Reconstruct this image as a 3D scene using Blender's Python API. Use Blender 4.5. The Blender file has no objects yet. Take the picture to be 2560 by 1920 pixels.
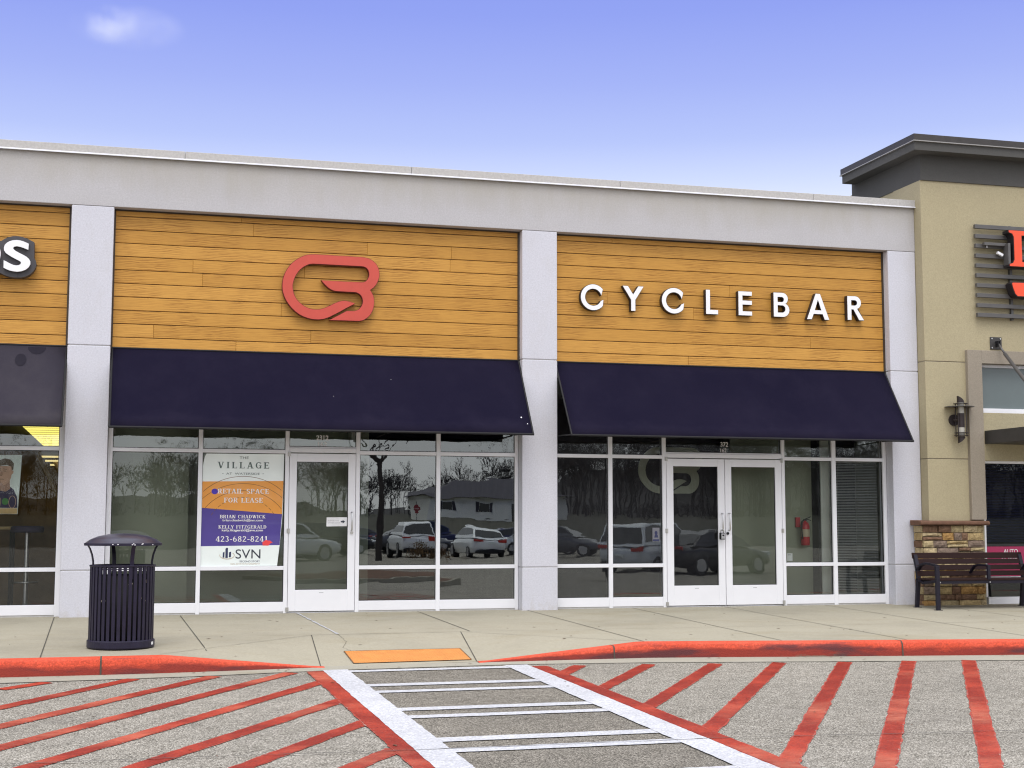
import bpy, bmesh, math, random
from mathutils import Vector, Matrix, noise
R = math.radians
C = bpy.context.scene.collection
scene = bpy.context.scene

# ------------------------------------------------------------------ camera
cam_d = bpy.data.cameras.new('camera'); cam = bpy.data.objects.new('camera', cam_d); C.objects.link(cam)
cam_d.sensor_width = 36.0; cam_d.lens = 50.0; cam_d.clip_start = 0.1; cam_d.clip_end = 5000
yaw, pitch, roll = R(15.0922548), R(5.61285744), R(0.055364)
fw = Vector((math.sin(yaw)*math.cos(pitch), math.cos(yaw)*math.cos(pitch), math.sin(pitch)))
rt = Vector((math.cos(yaw), -math.sin(yaw), 0)); up = rt.cross(fw)
r2 = rt*math.cos(roll) + up*math.sin(roll); u2 = -rt*math.sin(roll) + up*math.cos(roll)
cam.matrix_world = Matrix(((r2.x, u2.x, -fw.x, 0), (r2.y, u2.y, -fw.y, -19.0), (r2.z, u2.z, -fw.z, 1.184), (0, 0, 0, 1)))
scene.camera = cam

# ------------------------------------------------------------------ world, sun, exposure
SUN_EL, SUN_AZ = R(61), R(196)          # soft sun behind thin cloud, from the front of the shops
OVERCAST = 1.52
world = bpy.data.worlds.new('World'); scene.world = world; world.use_nodes = True
nt = world.node_tree; nt.nodes.clear()
def wn(t): return nt.nodes.new(t)
out = wn('ShaderNodeOutputWorld')
sky = wn('ShaderNodeTexSky'); sky.sky_type = 'NISHITA'; sky.sun_disc = False
sky.sun_elevation = SUN_EL; sky.sun_rotation = SUN_AZ
bg1 = wn('ShaderNodeBackground'); bg1.inputs['Strength'].default_value = 0.012
nt.links.new(sky.outputs[0], bg1.inputs['Color'])
tc = wn('ShaderNodeTexCoord'); sep = wn('ShaderNodeSeparateXYZ'); nt.links.new(tc.outputs['Generated'], sep.inputs[0])
ramp = wn('ShaderNodeValToRGB'); nt.links.new(sep.outputs['Z'], ramp.inputs[0])
cr = ramp.color_ramp
stops = [(0.203, (0.97, 0.98, 1.02)), (0.217, (0.76, 0.82, 0.99)), (0.236, (0.62, 0.70, 0.97)), (0.263, (0.46, 0.545, 0.93)), (0.30, (0.36, 0.435, 0.895)), (0.345, (0.275, 0.345, 0.86)), (0.45, (0.2, 0.28, 0.8))]
while len(cr.elements) < len(stops): cr.elements.new(0.5)
for e, (p, c) in zip(cr.elements, stops): e.position = p; e.color = (*c, 1)
def mapr(src, a, b, c=0.0, d=1.0):
    m = wn('ShaderNodeMapRange'); m.interpolation_type = 'SMOOTHSTEP'
    m.inputs[1].default_value = a; m.inputs[2].default_value = b; m.inputs[3].default_value = c; m.inputs[4].default_value = d
    nt.links.new(src, m.inputs[0]); return m.outputs[0]
m1 = mapr(sep.outputs['Z'], 0.42, 0.75); m2 = mapr(sep.outputs['Y'], 0.25, -0.15)
mx = wn('ShaderNodeMath'); mx.operation = 'MAXIMUM'; nt.links.new(m1, mx.inputs[0]); nt.links.new(m2, mx.inputs[1])
cn = wn('ShaderNodeTexNoise'); cn.inputs['Scale'].default_value = 2.2; cn.inputs['Detail'].default_value = 4
nt.links.new(tc.outputs['Generated'], cn.inputs['Vector'])
cr2 = wn('ShaderNodeValToRGB'); nt.links.new(cn.outputs[0], cr2.inputs[0])
cr2.color_ramp.elements[0].position = 0.3; cr2.color_ramp.elements[0].color = (0.80*OVERCAST, 0.82*OVERCAST, 0.90*OVERCAST, 1)
cr2.color_ramp.elements[1].position = 0.75; cr2.color_ramp.elements[1].color = (1.03*OVERCAST, 1.03*OVERCAST, 1.07*OVERCAST, 1)
# overcast sky: brighter overhead than at the horizon
zl = wn('ShaderNodeMapRange'); zl.inputs[1].default_value = 0.0; zl.inputs[2].default_value = 1.0; zl.inputs[3].default_value = 0.74; zl.inputs[4].default_value = 1.55
nt.links.new(sep.outputs['Z'], zl.inputs[0])
ovc = wn('ShaderNodeVectorMath'); ovc.operation = 'SCALE'; nt.links.new(cr2.outputs[0], ovc.inputs[0]); nt.links.new(zl.outputs[0], ovc.inputs['Scale'])
mixc = wn('ShaderNodeMix'); mixc.data_type = 'RGBA'
nt.links.new(mx.outputs[0], mixc.inputs[0]); nt.links.new(ramp.outputs[0], mixc.inputs[6]); nt.links.new(ovc.outputs[0], mixc.inputs[7])
bg2 = wn('ShaderNodeBackground'); nt.links.new(mixc.outputs[2], bg2.inputs['Color'])
add = wn('ShaderNodeAddShader'); nt.links.new(bg1.outputs[0], add.inputs[0]); nt.links.new(bg2.outputs[0], add.inputs[1])
nt.links.new(add.outputs[0], out.inputs['Surface'])

sd = bpy.data.lights.new('sun', 'SUN'); sd.energy = 1.4; sd.angle = R(28); sd.color = (1.0, 0.96, 0.9)
sun = bpy.data.objects.new('sun', sd); C.objects.link(sun)
sdir = Vector((math.sin(SUN_AZ)*math.cos(SUN_EL), math.cos(SUN_AZ)*math.cos(SUN_EL), math.sin(SUN_EL)))
sun.rotation_euler = sdir.to_track_quat('Z', 'Y').to_euler(); sun.location = (0, -20, 30)
scene.view_settings.view_transform = 'Standard'; scene.view_settings.look = 'None'
scene.view_settings.exposure = 0.0; scene.view_settings.gamma = 1.0
scene.render.engine = 'CYCLES'
scene.cycles.use_denoising = True; scene.cycles.filter_width = 1.15
scene.cycles.max_bounces = 10; scene.cycles.transparent_max_bounces = 16

# ------------------------------------------------------------------ materials
MATS = {}
class NT:
    def __init__(s, name):
        s.m = bpy.data.materials.new(name); s.m.use_nodes = True; s.t = s.m.node_tree; s.t.nodes.clear()
        s.out = s.n('ShaderNodeOutputMaterial'); s.p = s.n('ShaderNodeBsdfPrincipled'); s.l(s.p.outputs[0], s.out.inputs[0])
        MATS[name] = s.m
    def n(s, t): return s.t.nodes.new(t)
    def l(s, a, b): s.t.links.new(a, b)
    def coord(s, scale=(1, 1, 1), kind='Object'):
        c = s.n('ShaderNodeTexCoord'); m = s.n('ShaderNodeMapping'); s.l(c.outputs[kind], m.inputs[0]); m.inputs['Scale'].default_value = scale
        return m.outputs[0]
    def noise(s, vec, scale, detail=4, rough=0.55, dist=0):
        n = s.n('ShaderNodeTexNoise'); s.l(vec, n.inputs['Vector']); n.inputs['Scale'].default_value = scale
        n.inputs['Detail'].default_value = detail; n.inputs['Roughness'].default_value = rough; n.inputs['Distortion'].default_value = dist
        return n.outputs[0]
    def ramp(s, fac, stops, interp='LINEAR'):
        r = s.n('ShaderNodeValToRGB'); s.l(fac, r.inputs[0]); e = r.color_ramp.elements; r.color_ramp.interpolation = interp
        while len(e) < len(stops): e.new(0.5)
        for k, (p, c) in zip(e, stops):
            k.position = p; k.color = (*c, 1) if len(c) == 3 else c
        return r.outputs[0]
    def mix(s, f, a, b, mode='MIX'):
        m = s.n('ShaderNodeMix'); m.data_type = 'RGBA'; m.blend_type = mode
        for i, v in ((0, f), (6, a), (7, b)):
            if isinstance(v, (int, float)): m.inputs[i].default_value = v
            elif isinstance(v, tuple): m.inputs[i].default_value = (*v, 1)
            else: s.l(v, m.inputs[i])
        return m.outputs[2]
    def math(s, op, a, b=None):
        m = s.n('ShaderNodeMath'); m.operation = op
        for i, v in ((0, a), (1, b)):
            if v is None: continue
            if isinstance(v, (int, float)): m.inputs[i].default_value = v
            else: s.l(v, m.inputs[i])
        return m.outputs[0]
    def bump(s, h, strength, dist=0.01):
        b = s.n('ShaderNodeBump'); b.inputs['Strength'].default_value = strength; b.inputs['Distance'].default_value = dist
        s.l(h, b.inputs['Height']); s.l(b.outputs[0], s.p.inputs['Normal']); return b.outputs[0]
    def set(s, col=None, rough=None, metal=None, spec=None):
        for k, v in (('Base Color', col), ('Roughness', rough), ('Metallic', metal), ('Specular IOR Level', spec)):
            if v is None: continue
            if isinstance(v, (int, float)): s.p.inputs[k].default_value = v
            elif isinstance(v, tuple): s.p.inputs[k].default_value = (*v, 1)
            else: s.l(v, s.p.inputs[k])
        return s
def plain(name, col, rough=0.6, metal=0.0, var=0.12, scale=8, bump=0.0, spec=0.5):
    s = NT(name); v = s.coord(); n = s.noise(v, scale, 5, 0.6)
    c = s.ramp(n, [(0.25, tuple(x*(1-var) for x in col)), (0.75, tuple(min(1, x*(1+var)) for x in col))])
    s.set(c, rough, metal, spec)
    if bump: s.bump(s.noise(v, scale*25, 3), bump, 0.004)
    return s.m

def stucco(name, col, stain, streak=0.0, spots=0.35):
    s = NT(name); v = s.coord(); base = s.noise(v, 1.3, 5, 0.6); fine = s.noise(v, 46, 6, 0.75); grit = s.noise(v, 150, 2, 0.5)
    c = s.ramp(base, [(0.3, tuple(x*0.95 for x in col)), (0.7, tuple(x*1.03 for x in col))])
    c = s.mix(s.ramp(fine, [(0.35, (0, 0, 0)), (0.7, (1, 1, 1))]), c, tuple(x*0.80 for x in col), 'MIX')
    c = s.mix(spots, c, s.mix(s.ramp(grit, [(0.4, (0.72, 0.72, 0.74)), (0.62, (1.06, 1.06, 1.06))]), (0, 0, 0), (1, 1, 1)), 'MULTIPLY')
    if streak:
        # grey-tan weathering: heaviest under the coping, fading in uneven runs downwards
        st = s.noise(s.coord((1.7, 1, 0.5)), 1.0, 7, 0.72); big = s.noise(s.coord((0.28, 1, 0.7)), 1.0, 4)
        zz = s.n('ShaderNodeSeparateXYZ'); s.l(s.coord(), zz.inputs[0])
        top = s.ramp(s.math('ADD', s.math('MULTIPLY', s.math('SUBTRACT', zz.outputs[2], 5.3), 1.43), s.math('MULTIPLY', s.math('SUBTRACT', st, 0.5), 1.3)), [(0.25, (0, 0, 0)), (1.0, (1, 1, 1))])
        f = s.math('MULTIPLY', top, s.ramp(big, [(0.3, (0.45,)*3), (0.62, (1,)*3)]))
        c = s.mix(s.math('MULTIPLY', f, streak), c, stain)
    else:
        # rain splash and rust dirt low down, in blotches
        st = s.noise(s.coord((1.6, 1.6, 0.8)), 2.0, 5, 0.7)
        c = s.mix(s.math('MULTIPLY', s.ramp(st, [(0.50, (0, 0, 0)), (0.78, (1, 1, 1))]), 0.35), c, stain)
        zz = s.n('ShaderNodeSeparateXYZ'); s.l(s.coord(), zz.inputs[0]); sp2 = s.noise(s.coord((3, 3, 2)), 2.2, 6, 0.7)
        ft = s.ramp(s.math('ADD', s.math('SUBTRACT', 0.42, s.math('MULTIPLY', zz.outputs[2], 1.6)), s.math('MULTIPLY', s.math('SUBTRACT', sp2, 0.5), 1.5)), [(0.3, (0, 0, 0)), (0.62, (1, 1, 1))])
        c = s.mix(s.math('MULTIPLY', ft, 0.42), c, (stain[0]*0.9, stain[1]*0.84, stain[2]*0.74))
    s.set(c, 0.92, 0, 0.25); h = s.math('ADD', s.math('MULTIPLY', fine, 0.6), s.math('MULTIPLY', grit, 0.5))
    s.bump(h, 0.55, 0.006); return s.m
stucco('white_stucco', (0.665, 0.665, 0.725), (0.50, 0.48, 0.47))
stucco('stained_stucco', (0.535, 0.522, 0.535), (0.37, 0.343, 0.285), 0.85)
stucco('tan_stucco', (0.455, 0.395, 0.255), (0.42, 0.36, 0.24), 0, 0.3)
stucco('taupe_stucco', (0.34, 0.295, 0.235), (0.42, 0.38, 0.32), 0.3, 0.4)
stucco('cornice_stucco', (0.085, 0.083, 0.08), (0.12, 0.118, 0.112), 0.5, 0.3)
plain('coping_grey', (0.47, 0.455, 0.44), 0.7, 0, 0.14, 30, 0.3)
plain('coping_lip', (0.62, 0.62, 0.66), 0.5)
plain('cornice_metal', (0.045, 0.04, 0.038), 0.45, 0.3)
plain('drip_metal', (0.30, 0.29, 0.28), 0.4)
plain('frame_white', (0.80, 0.80, 0.83), 0.38, 0, 0.03, 3)
plain('frame_grey', (0.55, 0.54, 0.53), 0.5)  # even light grey for pier cores and sill bases
plain('gasket_black', (0.015, 0.015, 0.017), 0.6)
plain('trim_brown', (0.045, 0.028, 0.015), 0.6)
plain('steel', (0.62, 0.62, 0.62), 0.3, 0.9, 0.05)
plain('satin_metal', (0.50, 0.49, 0.46), 0.4, 0.7, 0.08)
plain('black_plastic', (0.012, 0.012, 0.014), 0.55, 0, 0.1, 8, 0, 0.25)
plain('navy_powdercoat', (0.013, 0.010, 0.028), 0.45, 0, 0.25, 14, 0, 0.35)
plain('bin_liner', (0.006, 0.006, 0.008), 0.7)
plain('paper_litter', (0.55, 0.5, 0.42), 0.8)
plain('lid_metal', (0.026, 0.025, 0.046), 0.30, 0.0, 0.4, 5)
plain('sign_red', (0.53, 0.068, 0.045), 0.5, 0, 0.06, 6)
plain('sign_red_edge', (0.14, 0.008, 0.008), 0.5)
plain('letter_white', (0.83, 0.83, 0.86), 0.4, 0, 0.03)
plain('letter_black', (0.018, 0.014, 0.016), 0.5)
plain('letter_grey', (0.055, 0.052, 0.058), 0.55)
plain('letter_orange', (0.85, 0.08, 0.025), 0.4, 0, 0.04)
plain('slat_grey', (0.105, 0.10, 0.098), 0.45, 0.2, 0.1)
plain('plate_grey', (0.055, 0.052, 0.05), 0.5, 0.3)
plain('fixture_brown', (0.04, 0.03, 0.03), 0.45, 0.4)
plain('clear_lens', (0.48, 0.46, 0.40), 0.15)
plain('wall_olive', (0.32, 0.34, 0.255), 0.8, 0, 0.04, 2)
plain('wall_charcoal', (0.055, 0.05, 0.056), 0.8, 0, 0.3, 4)
plain('wall_logo_pale', (0.56, 0.58, 0.46), 0.7, 0, 0.05)
plain('wall_pale', (0.82, 0.84, 0.78), 0.7, 0, 0.03)
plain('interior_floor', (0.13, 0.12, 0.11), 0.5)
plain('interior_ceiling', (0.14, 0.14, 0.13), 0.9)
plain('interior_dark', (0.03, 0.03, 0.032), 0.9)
plain('interior_brown', (0.16, 0.10, 0.05), 0.7, 0, 0.4, 3)
plain('pine_wood', (0.50, 0.36, 0.16), 0.5, 0, 0.2, 6)
plain('blind_slat', (0.36, 0.37, 0.36), 0.5)
plain('ext_red', (0.50, 0.012, 0.025), 0.3)
plain('soffit_dark', (0.02, 0.02, 0.022), 0.9)
plain('poster_white', (0.84, 0.90, 0.87), 0.5, 0, 0.03, 5)
plain('poster_orange', (0.80, 0.33, 0.05), 0.5, 0, 0.04, 5)
plain('poster_purple', (0.07, 0.045, 0.27), 0.5, 0, 0.08, 5)
plain('poster_dot', (0.06, 0.03, 0.40), 0.5)
plain('ink_slate', (0.10, 0.14, 0.13), 0.6)
plain('ink_dark', (0.025, 0.03, 0.05), 0.6)
plain('ink_navy', (0.025, 0.03, 0.09), 0.6)
plain('ink_brown', (0.16, 0.07, 0.02), 0.6)
plain('ink_white', (0.82, 0.80, 0.78), 0.6)
plain('ink_tan', (0.52, 0.42, 0.30), 0.6)
plain('ink_grey', (0.42, 0.42, 0.45), 0.6)
plain('ink_red', (0.85, 0.06, 0.06), 0.5)
plain('crimson', (0.42, 0.022, 0.10), 0.5, 0, 0.06, 3)
plain('plate_paper', (0.75, 0.75, 0.76), 0.6)
plain('skin', (0.50, 0.33, 0.23), 0.6)
plain('skin_dark', (0.36, 0.22, 0.15), 0.6)
plain('hair_brown', (0.12, 0.085, 0.05), 0.7)
plain('jacket', (0.05, 0.04, 0.085), 0.7)
plain('poster_bg', (0.66, 0.72, 0.68), 0.6)
plain('ink_green', (0.06, 0.22, 0.05), 0.5)
plain('bench_iron', (0.011, 0.009, 0.018), 0.45, 0, 0.1, 8, 0, 0.3)
plain('asphalt_crack', (0.055, 0.052, 0.048), 0.9)
plain('joint_dark', (0.07, 0.065, 0.05), 0.9)
plain('bark', (0.035, 0.028, 0.026), 0.9, 0, 0.3, 5)
plain('twig', (0.026, 0.022, 0.025), 0.9)
plain('far_wood', (0.020, 0.018, 0.019), 0.95, 0, 0.6, 0.5)
plain('siding_white', (0.80, 0.80, 0.72), 0.7)
plain('shingle', (0.045, 0.042, 0.055), 0.9)
plain('dark_glass', (0.012, 0.014, 0.018), 0.06)
plain('tyre', (0.015, 0.015, 0.016), 0.8)
plain('rim_alloy', (0.5, 0.5, 0.52), 0.3, 0.8)
plain('tail_lamp', (0.42, 0.02, 0.015), 0.2)
plain('head_lamp', (0.6, 0.62, 0.65), 0.1)
plain('mulch', (0.11, 0.055, 0.03), 0.95, 0, 0.5, 9)
plain('dry_grass', (0.028, 0.027, 0.014), 0.95, 0, 0.4, 0.6)
plain('shrub_brown', (0.13, 0.075, 0.03), 0.95, 0, 0.4, 3)
plain('stop_red', (0.25, 0.02, 0.025), 0.5)
for nm, col in (('car_white', (0.72, 0.74, 0.74)), ('car_silver', (0.55, 0.58, 0.60)), ('car_black', (0.02, 0.02, 0.026)), ('car_navy', (0.03, 0.035, 0.09)), ('car_grey', (0.10, 0.105, 0.12))):
    plain(nm, col, 0.18, 0.1, 0.02)

for nm in ('poster_white', 'poster_orange', 'poster_purple'):   # laminated sheet: a glossy film over the print
    p_ = [n_ for n_ in MATS[nm].node_tree.nodes if n_.type == 'BSDF_PRINCIPLED'][0]; p_.inputs['Coat Weight'].default_value = 0.8; p_.inputs['Coat Roughness'].default_value = 0.02
def fabric(name, col, fade):
    s = NT(name); v = s.coord(); w = s.noise(v, 260, 2); b = s.noise(v, 1.1, 4, 0.6)
    c = s.mix(s.ramp(b, [(0.35, (0, 0, 0)), (0.7, (1, 1, 1))]), col, fade)
    c = s.mix(0.35, c, s.ramp(w, [(0.35, (0.5, 0.5, 0.5)), (0.65, (1.35, 1.35, 1.35))]), 'MULTIPLY')
    # dust and sun fade settled in the lowest hand's breadth of the canvas, with an uneven edge
    zz = s.n('ShaderNodeSeparateXYZ'); s.l(s.coord(), zz.inputs[0]); nn = s.noise(s.coord((1.2, 2, 2)), 1.4, 6, 0.7)
    k = s.ramp(s.math('ADD', s.math('MULTIPLY', s.math('SUBTRACT', 2.62, zz.outputs[2]), 2.2), s.math('MULTIPLY', s.math('SUBTRACT', nn, 0.5), 1.2)), [(0.05, (0, 0, 0)), (0.85, (1, 1, 1))])
    c = s.mix(s.math('MULTIPLY', k, 0.55), c, (fade[0]*2.3, fade[1]*2.3, fade[2]*1.7))
    dst = s.ramp(s.noise(s.coord((0.9, 1, 0.5)), 1.6, 6, 0.7), [(0.5, (0, 0, 0)), (0.78, (1, 1, 1))]); c = s.mix(s.math('MULTIPLY', dst, 0.35), c, (fade[0]*1.8, fade[1]*1.8, fade[2]*1.5))
    s.set(c, 0.9, 0, 0.06); s.bump(w, 0.25, 0.002); return s.m
fabric('awning_navy', (0.0085, 0.0072, 0.0205), (0.0112, 0.0094, 0.0235))
fabric('awning_damp', (0.021, 0.019, 0.028), (0.024, 0.022, 0.031))
fabric('awning_faded', (0.034, 0.0305, 0.042), (0.042, 0.038, 0.050))

s = NT('wood_cladding')   # warm wood-look planks, every plank with its own tone and grain
gi = s.n('ShaderNodeNewGeometry'); rnd = gi.outputs['Random Per Island']
off = s.n('ShaderNodeCombineXYZ'); s.l(s.math('MULTIPLY', rnd, 37.0), off.inputs[0]); s.l(s.math('MULTIPLY', rnd, 91.0), off.inputs[2])
va = s.n('ShaderNodeVectorMath'); s.l(s.coord(), va.inputs[0]); s.l(off.outputs[0], va.inputs[1])
mp = s.n('ShaderNodeMapping'); s.l(va.outputs[0], mp.inputs[0]); mp.inputs['Scale'].default_value = (1.1, 1, 9)
wv = s.n('ShaderNodeTexWave'); wv.wave_type = 'BANDS'; wv.bands_direction = 'Z'; s.l(mp.outputs[0], wv.inputs['Vector'])
wv.inputs['Scale'].default_value = 1.5; wv.inputs['Distortion'].default_value = 9.0; wv.inputs['Detail'].default_value = 3; wv.inputs['Detail Scale'].default_value = 1.1; wv.inputs['Detail Roughness'].default_value = 0.6
mp2 = s.n('ShaderNodeMapping'); s.l(va.outputs[0], mp2.inputs[0]); mp2.inputs['Scale'].default_value = (4, 1, 90)
g2 = s.noise(mp2.outputs[0], 1.0, 5, 0.7)
c = s.ramp(rnd, [(0.0, (0.50, 0.250, 0.044)), (0.5, (0.55, 0.280, 0.052)), (1.0, (0.60, 0.312, 0.064))])
gm = s.math('MULTIPLY', s.ramp(wv.outputs[0], [(0.55, (0, 0, 0)), (0.92, (1, 1, 1))]), s.ramp(s.noise(va.outputs[0], 2.2, 2), [(0.42, (0.1,)*3), (0.6, (0.75,)*3)]))
c = s.mix(gm, c, (0.26, 0.105, 0.014)); c = s.mix(s.math('MULTIPLY', s.ramp(g2, [(0.42, (0, 0, 0)), (0.72, (1, 1, 1))]), 0.5), c, (0.31, 0.135, 0.021))
s.set(c, 0.55, 0, 0.35); s.bump(g2, 0.15, 0.003)

def concrete(name, col, grit=0.5):
    s = NT(name); v = s.coord(); b = s.noise(v, 0.55, 6, 0.62); f = s.noise(v, 30, 6, 0.75); g = s.noise(v, 190, 2)
    c = s.ramp(b, [(0.28, tuple(x*0.82 for x in col)), (0.5, col), (0.75, tuple(x*1.08 for x in col))])
    st = s.noise(s.coord((0.9, 2.2, 1)), 1.7, 6, 0.7)
    c = s.mix(s.math('MULTIPLY', s.ramp(st, [(0.52, (0, 0, 0)), (0.75, (1, 1, 1))]), 0.4), c, (col[0]*0.80, col[1]*0.75, col[2]*0.62))
    c = s.mix(grit, c, s.ramp(f, [(0.3, (0.78,)*3), (0.7, (1.14,)*3)]), 'MULTIPLY')
    gum = s.n('ShaderNodeTexVoronoi'); s.l(v, gum.inputs['Vector']); gum.inputs['Scale'].default_value = 1.7; gum.inputs['Randomness'].default_value = 1.0
    c = s.mix(s.ramp(gum.outputs['Distance'], [(0.028, (0.45,)*3), (0.042, (0, 0, 0))]), c, tuple(x*0.45 for x in col))
    blot = s.ramp(s.noise(s.coord((0.5, 0.9, 1)), 0.9, 7, 0.68), [(0.55, (0, 0, 0)), (0.72, (0.5,)*3)]); c = s.mix(blot, c, (col[0]*0.72, col[1]*0.66, col[2]*0.52))
    c = s.mix(grit, c, s.ramp(g, [(0.35, (0.75,)*3), (0.65, (1.15,)*3)]), 'MULTIPLY')
    s.set(c, 0.93, 0, 0.25); s.bump(g, 0.3, 0.004); return s
concrete('walk_concrete', (0.345, 0.318, 0.245))
concrete('gutter_concrete', (0.33, 0.312, 0.255))

def asphalt(name, lo, mid, hi, k=1.0):
    s = NT(name); v = s.coord()
    vo = s.n('ShaderNodeTexVoronoi'); s.l(v, vo.inputs['Vector']); vo.inputs['Scale'].default_value = 88; vo.feature = 'F1'
    sp = s.n('ShaderNodeSeparateColor'); s.l(vo.outputs['Color'], sp.inputs[0])
    c = s.ramp(sp.outputs[0], [(0.0, lo), (0.42, mid), (0.75, hi), (1.0, tuple(min(1, x*1.35) for x in hi))])
    c = s.mix(s.ramp(vo.outputs['Distance'], [(0.35, (0, 0, 0)), (0.75, (1, 1, 1))]), c, tuple(x*0.45 for x in lo))
    b = s.noise(v, 0.6, 6, 0.6); m = s.noise(v, 7, 4, 0.7)
    oil = s.math('MULTIPLY', s.ramp(s.noise(s.coord((0.55, 0.8, 1)), 1.0, 5, 0.6), [(0.58, (0, 0, 0)), (0.74, (1, 1, 1))]), 0.38)
    c = s.mix(oil, c, (0.12, 0.11, 0.098))
    c = s.mix(0.8, c, s.ramp(b, [(0.3, (0.84,)*3), (0.7, (1.12,)*3)]), 'MULTIPLY')
    c = s.mix(0.7, c, s.ramp(m, [(0.3, (0.78, 0.77, 0.75)), (0.7, (1.2, 1.2, 1.2))]), 'MULTIPLY')
    s.set(c, 0.95, 0, 0.2); s.bump(vo.outputs['Distance'], 0.5, -0.006); return s
asphalt('asphalt', (0.225, 0.207, 0.172), (0.318, 0.296, 0.252), (0.41, 0.384, 0.335))
asphalt('asphalt_dark', (0.155, 0.14, 0.116), (0.225, 0.206, 0.172), (0.30, 0.276, 0.234))

def paint(name, col, worn_glare, chip, wear):
    s = NT(name); v = s.coord(); b = s.noise(v, 1.6, 5, 0.65); f = s.noise(v, 24, 5, 0.7)
    vo = s.n('ShaderNodeTexVoronoi'); s.l(v, vo.inputs['Vector']); vo.inputs['Scale'].default_value = 75
    sp = s.n('ShaderNodeSeparateColor'); s.l(vo.outputs['Color'], sp.inputs[0])
    c = s.mix(s.ramp(b, [(0.44, (0, 0, 0)), (0.66, (1, 1, 1))]), col, worn_glare)
    c = s.mix(0.75, c, s.ramp(sp.outputs[0], [(0.0, (0.72,)*3), (0.6, (1.0,)*3), (1.0, (1.28,)*3)]), 'MULTIPLY')
    k = s.math('MULTIPLY', s.ramp(f, [(0.56, (0, 0, 0)), (0.68, (1, 1, 1))]), wear)
    c = s.mix(k, c, chip)
    if name == 'red_paint':
        w1 = s.noise(s.coord((0.55, 0.8, 1)), 1.0, 3, 0.5); w2 = s.noise(s.coord((7, 12, 1)), 1.0, 5, 0.65)
        k2 = s.math('MULTIPLY', s.ramp(w1, [(0.54, (0, 0, 0)), (0.66, (1, 1, 1))]), s.ramp(w2, [(0.3, (0.2,)*3), (0.65, (0.9,)*3)]))
        c = s.mix(s.math('MULTIPLY', k2, 0.55), c, (0.56, 0.20, 0.12))
    s.set(c, 0.6, 0, 0.2); s.bump(vo.outputs['Distance'], 0.4, -0.005); return s
paint('red_paint', (0.215, 0.016, 0.007), (0.38, 0.042, 0.019), (0.24, 0.21, 0.18), 0.12)  # the brighter red also paints glare patches into the stripes, besides wear
paint('red_paint_edge', (0.32, 0.042, 0.026), (0.37, 0.07, 0.045), (0.36, 0.33, 0.29), 0.9)
paint('white_paint', (0.455, 0.46, 0.485), (0.515, 0.52, 0.545), (0.27, 0.26, 0.24), 0.3)
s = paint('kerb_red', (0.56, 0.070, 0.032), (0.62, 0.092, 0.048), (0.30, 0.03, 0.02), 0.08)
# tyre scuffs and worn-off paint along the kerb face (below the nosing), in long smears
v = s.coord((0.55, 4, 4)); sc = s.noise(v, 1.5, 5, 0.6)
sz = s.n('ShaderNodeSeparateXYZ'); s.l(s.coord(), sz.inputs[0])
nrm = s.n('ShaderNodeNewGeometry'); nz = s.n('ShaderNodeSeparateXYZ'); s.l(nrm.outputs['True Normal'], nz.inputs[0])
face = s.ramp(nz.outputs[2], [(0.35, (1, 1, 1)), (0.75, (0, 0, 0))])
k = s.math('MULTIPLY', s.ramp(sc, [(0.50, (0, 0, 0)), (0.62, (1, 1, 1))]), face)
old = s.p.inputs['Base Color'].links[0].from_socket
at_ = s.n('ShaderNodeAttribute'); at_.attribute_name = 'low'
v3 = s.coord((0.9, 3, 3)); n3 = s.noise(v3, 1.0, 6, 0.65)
old = s.mix(s.ramp(s.math('ADD', s.math('MULTIPLY', at_.outputs['Fac'], 0.9), s.math('MULTIPLY', s.math('SUBTRACT', n3, 0.5), 1.3)), [(0.42, (0, 0, 0)), (0.62, (0.85, 0.85, 0.85))]), old, (0.20, 0.028, 0.022))   # darker red towards the foot, in uneven blotches
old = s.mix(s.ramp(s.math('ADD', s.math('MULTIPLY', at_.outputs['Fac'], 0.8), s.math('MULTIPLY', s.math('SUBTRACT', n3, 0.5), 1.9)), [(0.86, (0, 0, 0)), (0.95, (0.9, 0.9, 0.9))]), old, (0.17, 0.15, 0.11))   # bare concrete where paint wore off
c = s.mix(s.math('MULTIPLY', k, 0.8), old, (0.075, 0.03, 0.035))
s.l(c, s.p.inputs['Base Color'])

s = NT('tactile_orange'); v = s.coord(); b = s.noise(v, 5, 5, 0.6); g = s.noise(v, 90, 3)
c = s.ramp(b, [(0.3, (0.52, 0.20, 0.045)), (0.7, (0.62, 0.255, 0.06))]); c = s.mix(0.5, c, s.ramp(g, [(0.4, (0.75,)*3), (0.6, (1.1,)*3)]), 'MULTIPLY')
s.set(c, 0.7)

s = NT('field_stone')   # ledge stone, every stone its own colour
gi = s.n('ShaderNodeNewGeometry'); rnd = gi.outputs['Random Per Island']; v = s.coord()
c = s.ramp(rnd, [(0.0, (0.19, 0.115, 0.075)), (0.17, (0.45, 0.345, 0.18)), (0.33, (0.50, 0.41, 0.25)), (0.50, (0.43, 0.26, 0.10)), (0.60, (0.23, 0.175, 0.14)), (0.72, (0.44, 0.36, 0.21)), (0.88, (0.21, 0.13, 0.085)), (1.0, (0.42, 0.31, 0.16))], 'CONSTANT')
c = s.mix(0.85, c, s.ramp(s.noise(v, 14, 5, 0.7, 1.0), [(0.3, (0.5, 0.46, 0.42)), (0.7, (1.3, 1.26, 1.2))]), 'MULTIPLY')
s.set(c, 0.9, 0, 0.25); s.bump(s.noise(v, 26, 6, 0.7), 0.9, 0.02)
plain('mortar', (0.055, 0.04, 0.028), 0.95)
plain('stone_cap', (0.15, 0.075, 0.045), 0.85, 0, 0.3, 12, 0.6)

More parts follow.
